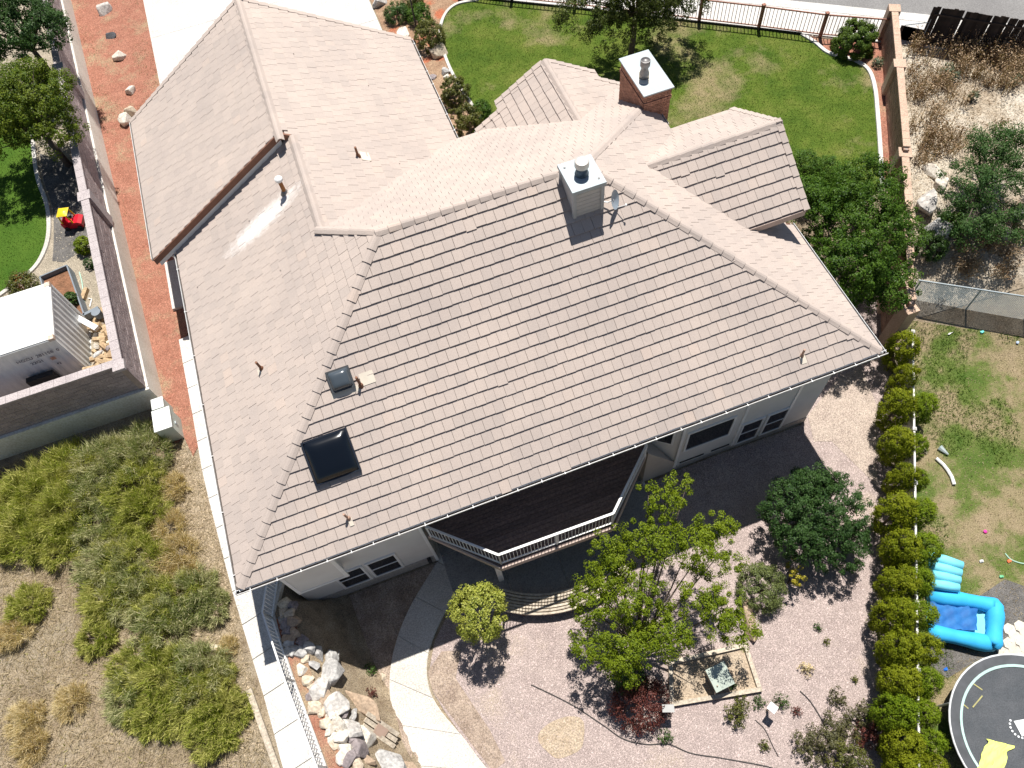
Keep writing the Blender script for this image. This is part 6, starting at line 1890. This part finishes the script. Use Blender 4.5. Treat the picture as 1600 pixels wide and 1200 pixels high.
shrub('bed_weed', 1372, 97, 8, leafmat('grey_green_weed', (.08, .11, .06), (.12, .16, .09), (.16, .2, .12), .1), 'small grey green weed on the red gravel against the tan wall', 'weed', n=400, size=.06, seed=13)
# juniper behind the gable
for i, (px, py, rp) in enumerate(((1255, 262, 26), (1290, 270, 24), (1318, 290, 28), (1262, 300, 24))):
    shrub('spreading_juniper', px, py, rp, LF_JUN2, ['juniper hugging the end of the side gable', 'juniper on the lawn edge behind the big glossy tree', 'juniper merging with the big glossy tree', 'juniper tucked under the side gable eave'][i], 'shrub', n=3600, size=.11, up=.6, cr=.24, seed=70 + i, aspect=.25)
# slope vegetation at the right
c = P(1530, 285, 3.6)
lob = [(c.x, c.y, c.z, 1.5, 1.3, 1.0), (c.x + 1.6, c.y - .4, c.z + .2, 1.3, 1.2, .9), (c.x - .8, c.y - 1.2, c.z - .6, 1.2, 1.0, .8), (c.x + .3, c.y - 1.7, c.z - .8, 1.1, .9, .7), (c.x + 1.3, c.y + 1.0, c.z + .3, 1.2, 1.0, .9)]
tree('locust_tree', 'feathery green tree growing on the weedy slope behind the tan wall', (c.x, c.y, float(zt(c.x, c.y))), lob, leafmat('leaf_feathery', (.02, .06, .014), (.045, .105, .025), (.085, .15, .045), .3, .15), 420, .22, 34000, .065, .09, 1.2, 28, 24, lo=.15)
shrub('slope_bush', 1455, 385, 22, LF_GREEN, 'soft green bush beside the large grey boulder behind the wall', 'bush', n=5200, size=.06, up=.6, cr=.22, seed=14)
shrub('slope_bush', 1490, 350, 26, LF_TREE, 'dark leafy bush below the feathery tree', 'bush', n=3200, size=.08, up=.6, lo=.3, seed=15)
for i, (px, py, rp) in enumerate(((1480, 112, 13), (1490, 120, 10), (1522, 150, 9), (1585, 125, 10))):
    shrub('slope_weed', px, py, rp, MATS['grey_green_weed'], 'grey green weed tuft on the pale sandy slope', 'weed', n=520, size=.07, seed=80 + i, group='grey green tufts on the sandy slope', lo=.2)

# conifer hedge: three crown shapes shared by all plants
def conifer(seed, n=13000):
    r = np.random.default_rng(seed)
    lob = [(0, 0, 1.45, .66, .66, .85), (.06, .03, .8, .48, .48, .7), (-.05, -.04, 1.95, .52, .52, .5)]
    V, C = crown(lob, 260, .125, n, .062, r, up=.6, aspect=.5, lo=.86, low=-.95)
    V[:, 2] = np.maximum(V[:, 2], .05)
    return V
con_me = {}
for k in range(3):
    V = conifer(300 + k)
    con_me[('y', k)] = bigmesh('crown', V, 4, LF_JUN); con_me[('g', k)] = bigmesh('crown', V, 4, leafmat('conifer_fresh_green', (.06, .11, .005), (.115, .18, .008), (.18, .245, .014), .15, .1))
tkm = MB(); tkm.tube([(0, 0, -.1), (0, 0, 1.6)], [.06, .03], 7); tk_me = mesh('trunk', tkm.V, tkm.F, BARK)
left = [(1411, 532, 33, 1.0), (1414, 580, 24, .95), (1404, 624, 34, 1), (1404, 683, 33, 1), (1412, 737, 27, .95), (1404, 790, 38, 1.05), (1411, 848, 37, 1), (1407, 903, 36, 1), (1402, 955, 38, 1.05), (1409, 1008, 40, 1.05), (1411, 1060, 38, 1), (1404, 1110, 40, 1.05), (1414, 1163, 38, 1), (1420, 1200, 36, 1)]
right = [(1448, 626, 28, .85), (1436, 690, 24, .8), (1440, 742, 20, .75), (1444, 792, 31, .9), (1451, 850, 33, .95), (1444, 903, 30, .9), (1448, 955, 30, .95), (1452, 1008, 32, .95), (1455, 1062, 31, .95), (1452, 1110, 29, .9), (1460, 1158, 30, .9), (1464, 1196, 28, .9)]
i = 0
for side_, L_, gname in (('y', left, 'house side hedge conifers'), ('g', right, 'lawn side hedge conifers')):
    for j, (px, py, rp, hs) in enumerate(L_):
        topz = 1.95 * hs
        c = P(px + (6 if side_ == 'y' else 0), py + 2, topz); R_ = rp * (.86 if side_ == 'y' else .9) * depth(c) / FPX
        kx = R_ / .80; kz = hs * (.95 if side_ == 'y' else .9)
        lab = 'rounded yellow green conifer in the hedge on the gravel side of the vinyl fence' if side_ == 'y' else 'rounded fresh green conifer in the hedge on the lawn side of the vinyl fence'
        if side_ == 'y' and j == 0: lab = 'yellow green conifer at the end of the hedge touching the tan wall'
        t = thing('hedge_conifer', lab, 'conifer', (c.x, c.y, float(zt(c.x, c.y))), gname if not (side_ == 'y' and j == 0) else None)
        M = Matrix.Translation((c.x, c.y, t.location.z)) @ Matrix.Rotation(i * 1.9, 4, 'Z') @ Matrix.Diagonal((kx, kx, kz, 1))
        link(con_me[(side_ if random.random() < .8 or j < 3 else ('g' if side_ == 'y' else 'y'), i % 3)], 'crown', t, M)
        link(tk_me, 'trunk', t, Matrix.Translation((c.x, c.y, t.location.z)))
        i += 1

# brush on the dry lot: fans of thin stems
def brush(name, px, py, rpx, mat, label, n=2600, up=.55, seed=0, group=None, w=.018):
    r = np.random.default_rng(seed + px * 3 + py)
    c, R_, zg = place(px, py, rpx * 1.22, up * .6)
    t = thing(name, label, 'brush', (c.x, c.y, zg), group)
    nb = 70
    C, D = clumps([(0, 0, R_ * .15, R_, R_, R_ * up * 1.25)], nb, r, .45, 0.0)
    C[:, 2] = np.abs(C[:, 2])
    j = r.integers(0, nb, n)
    base = C[j] + r.normal(0, R_ * .07, (n, 3)) - D[j] * .05
    base[:, 2] = np.maximum(base[:, 2] - .06, .01)
    d = D[j] * .55 + r.normal(0, .42, (n, 3)) + np.array([0, 0, .55])
    d /= np.linalg.norm(d, axis=1)[:, None]
    dd = d * (R_ * r.uniform(.12, .30, n) * (1.7 if w < .016 else 1))[:, None]
    V = blade_tris(base, dd, w * r.uniform(.7, 1.6, n), r)
    o = bpy.data.objects.new('stems', bigmesh('stems', V, 3, mat)); COL.objects.link(o); o.parent = t; ROOT[o] = ROOT[t]; stuff(o)
    m = MB()
    for k in range(6):
        aa = r.uniform(0, 6.28); m.tube([(c.x, c.y, zg - .03), (c.x + math.cos(aa) * R_ * .5, c.y + math.sin(aa) * R_ * .5, zg + R_ * .4 * up)], [.025, .008], 5)
    m.obj('woody_base', BARK, t)
    return t
bl = [(215, 705, 42, 0), (160, 720, 45, 0), (105, 735, 45, 1), (55, 765, 48, 1), (15, 790, 45, 1), (150, 765, 42, 0), (205, 760, 42, 1), (95, 800, 50, 1), (40, 830, 46, 1), (150, 815, 38, 0), (215, 800, 38, 1), (90, 850, 36, 1), (170, 880, 46, 0), (215, 870, 40, 1), (165, 930, 40, 1), (210, 925, 42, 0), (260, 935, 42, 1), (300, 925, 36, 0), (325, 945, 30, 0), (250, 975, 42, 0), (150, 995, 28, 1), (215, 1040, 42, 1), (205, 1080, 40, 0), (255, 1060, 46, 1), (305, 1050, 44, 0), (335, 1065, 32, 1), (300, 1100, 44, 1), (250, 1110, 38, 1), (340, 1110, 36, 1), (225, 1115, 30, 1), (330, 1150, 36, 1), (365, 1110, 25, 1), (40, 945, 30, 1), (180, 845, 32, 1), (240, 735, 20, 0)]
for k, (px, py, rp, sg) in enumerate(bl):
    lab = ('grey green fine stemmed brush in the thicket on the dry lot' if sg == 0 else 'yellow green fine stemmed brush in the thicket on the dry lot')
    g_ = 'grey green brush in the thicket' if sg == 0 else 'yellow green brush in the thicket'
    if (px, py) == (40, 945): lab, g_ = 'lone yellow green brush standing in the straw coloured grass', None
    brush('brush', px, py, rp, LF_SAGE if sg == 0 else LF_SAGE2, lab, 7000, .62, k, g_)
for k, (px, py, rp) in enumerate(((270, 870, 34), (262, 825, 26), (285, 900, 26), (40, 1125, 26), (45, 1165, 26), (270, 760, 22), (345, 1075, 20), (110, 1095, 24), (355, 1010, 15), (20, 990, 26))):
    brush('dry_grass_tuft', px, py, rp, STRAW2, 'golden tuft of long dry grass on the dry lot', 3200, .5, 400 + k, 'golden dry grass tufts', .014)

# dead weeds on the slope
r = np.random.default_rng(77)
wz = []
for k in range(125):
    px = 1418 + 190 * r.random(); py = 74 + (abs(r.normal(0, 34)) if px > 1500 else 185 * r.random() ** 1.1)
    wz.append((px, py))
for k in range(26):
    wz.append((1500 + 100 * r.random(), 360 + 70 * r.random()))
for k, (px, py) in enumerate(wz):
    up_ = py < 300
    p = G(px, py); t = thing('dead_weed', 'brown dead weed stalks standing on the pale sandy slope' if up_ else 'brown dead weed above the chain link fence', 'weed', p, 'dead weeds on the upper slope' if up_ else 'dead weeds above the chain link fence')
    n = 18; hk = r.uniform(.55, 1.25); b0 = np.array(p) + np.stack([r.normal(0, .16, n), r.normal(0, .16, n), np.zeros(n)], 1)
    d = np.stack([r.normal(0, .22, n), r.normal(0, .22, n), r.uniform(.5, 1.1, n) * (hk if up_ else .5)], 1)
    V = blade_tris(b0, d, np.full(n, .03), r)
    m_ = bigmesh('stalks', V - np.array(p), 3, LF_DEAD); o = bpy.data.objects.new('stalks', m_); COL.objects.link(o); o.parent = t; ROOT[o] = ROOT[t]; stuff(o)
    nl = int(r.integers(70, 230)); j = r.integers(0, n, nl); f = r.uniform(.35, 1.05, nl)[:, None]
    V = leaves(b0[j] + d[j] * f + r.normal(0, .05, (nl, 3)), r.normal(size=(nl, 3)), .075, r)
    o = bpy.data.objects.new('seed_heads', bigmesh('seed_heads', V - np.array(p), 4, LF_DEAD)); COL.objects.link(o); o.parent = t; ROOT[o] = ROOT[t]; stuff(o)

# ================================================================== GROUND COVER THAT NOBODY COULD COUNT
x, y = scatter([(-24, -2), (-7.9, -2), (-7.7, 3.5), (-8.1, 9), (-8.5, 14.5), (-9.5, 16.5), (-24, 16.5)], 330, 1)
grassmesh('dry_grass', x, y, zt(x, y) - .03, .20, .014, STRAW, 1.9, 1, 'matted straw coloured dry grass on the vacant lot', 'dry grass')
x, y = scatter([(-24, -2), (-8.0, -2), (-7.9, 3.5), (-8.4, 9), (-9.2, 14.5), (-9.8, 16.5), (-24, 16.5)], 70, 21)
grassmesh('fallen_dry_stems', x, y, zt(x, y) + .01, .42, .016, STRAW, 2.6, 21, 'long bleached stems lying across the vacant lot', 'dry grass')
x, y = scatter([(-24, -2), (-8.6, -2), (-8.6, 9), (-10, 16), (-24, 16)], 9, 22)
grassmesh('green_sprouts', x, y, zt(x, y) - .02, .12, .03, LF_SAGE2, 1.0, 22, 'sparse green sprouts on the vacant lot', 'weeds')
x, y = scatter([(-9.3, 4), (-8.0, 4), (-8.4, 14.5), (-9.4, 15.5), (-9.6, 9)], 420, 2)
stones('path_side_gravel', x, y, zt(x, y) - .03, .024, simple('tan_pebble', (.42, .34, .24), (.34, .27, .19), 6, .9, per=.4), 'tan gravel along the concrete side path', 'gravel', 2)
PEB = simple('pink_pebble', (.44, .36, .337), (.37, .305, .29), 8, .9, per=.45)
x, y = scatter(yard, 520, 3); k = ~inpoly(x, y, dirt) | (RG.random(len(x)) < .35); x, y = x[k], y[k]
stones('pink_gravel', x, y, zt(x, y), .021, PEB, 'loose pink gravel covering the rear yard', 'gravel', 3)
x, y = scatter(tanr, 520, 4); stones('tan_gravel', x, y, zt(x, y) + .01, .02, simple('cream_pebble', (.48, .405, .34), (.41, .34, .285), 8, .9, per=.4), 'cream gravel at the house corner', 'gravel', 4)
RPEB = simple('red_pebble', (.36, .165, .115), (.31, .14, .10), 8, .9, per=.45)
x, y = scatter(redstrip, 330, 5); stones('red_gravel', x, y, zt(x, y), .024, RPEB, 'loose red gravel between the block wall and the house', 'gravel', 5)
x, y = scatter(redR, 380, 6); stones('red_gravel', x, y, zt(x, y), .024, RPEB, 'loose red gravel along the tan wall', 'gravel', 6)
x, y = scatter(redstrip, 60, 15); nz = np.sin(x * 2.3) + np.sin(y * 1.1 + x) + np.sin(y * .6); k = (nz > .5) & (y > 26)
grassmesh('weedy_patches', x[k], y[k], zt(x[k], y[k]), .11, .02, STRAW, 1.3, 16, 'thin dry weeds coming up through the red gravel', 'weeds')
x, y = scatter(lawnpoly, 300, 7); grassmesh('lawn_grass', x, y, zt(x, y), .055, .022, LF_GRASS, 1.1, 7, 'mown grass of the back lawn', 'grass')
x, y = scatter(ncurb + [(-17, 40), (-20, 40), (-20, 24)], 200, 8); grassmesh('neighbour_grass', x, y, np.full(len(x), NZ + .012), .05, .022, LF_GRASS2, 1.0, 8, 'lush mown grass beyond the block wall', 'grass')
x, y = scatter(neigh, 330, 9); nz = np.sin(x * 1.1 + .5) + np.sin(y * 1.3 + x * .7) + .8 * np.sin(x * 2.7 - y * 2.1)
t_ = (x - 9.4) * .5 + (y + 2.5) * .866; s_ = (Vector((0, 0)) and 0)
dl = (x - FL1.x) * fnor.x + (y - FL1.y) * fnor.y
k = nz + 1.6 * (t_ - 9) / 7 - .55 * (dl - 1.5) > .25
grassmesh('tall_lawn_grass', x[k], y[k], zt(x[k], y[k]), .13, .022, LF_GRASS, 1.2, 9, 'weedy green grass patches of the half dead lawn', 'grass')
grassmesh('dead_lawn_grass', x[~k][::2], y[~k][::2], zt(x[~k][::2], y[~k][::2]), .08, .018, STRAW, 1.8, 10, 'dried out grass patches of the half dead lawn', 'dry grass')
x, y = scatter(slopepoly, 120, 11); k = np.sin(x * 1.3) + np.sin(y * 1.7) + np.sin(x * .6 + y) > -.2
grassmesh('slope_litter', x[k], y[k], zt(x[k], y[k]), .16, .018, LF_DEAD, 1.8, 11, 'brown weed litter on the sandy slope', 'weeds')
x, y = scatter([(-4.9, 1.5), (-1.9, 8.2), (-4.9, 8.2), (-6.2, 4), (-5.4, 1)], 200, 12); k = ~inpoly(x, y, wl + wr[::-1])
grassmesh('soil_litter', x[k], y[k], zt(x[k], y[k]), .07, .014, STRAW, 2.0, 12, 'dry stems scattered on the brown soil', 'dry grass')
x, y = scatter(ngr, 60, 13); k = (x > -15) & ~inpoly(x, y, ncurb + [(-17, 40), (-29, 40), (-29, 24)]); stones('garden_pebbles', x[k], y[k], np.full(k.sum(), NZ), .03, simple('tan_garden_pebble', (.40, .35, .27), (.33, .29, .22), 8, .9, per=.4), 'tan gravel of the raised garden', 'gravel', 13)
shrub('garden_shrub', 130, 384, 13, LF_LIME, 'small bright shrub against the block wall beside the toy car', 'shrub', n=1500, size=.07, base=NZ, seed=90)
shrub('garden_shrub', 38, 447, 22, LF_OLIVE, 'flowering garden clump at the corner of the white container', 'shrub', n=2600, size=.07, base=NZ, seed=91)
shrub('garden_shrub', 34, 440, 12, leafmat('orange_flowers', (.35, .08, .02), (.5, .16, .04), (.5, .3, .1), .2), 'orange flowers beside the white container', 'flowers', n=700, size=.06, base=NZ + .25, seed=92)
shrub('garden_shrub', 111, 467, 10, LF_GREEN, 'green plants growing in the slate planter', 'shrub', n=1200, size=.07, base=NZ + .3, seed=93)
shrub('dark_weed', 139, 412, 8, LF_DARK, 'dark weed by the block wall below the bright shrub', 'weed', n=400, size=.06, base=NZ, seed=94)
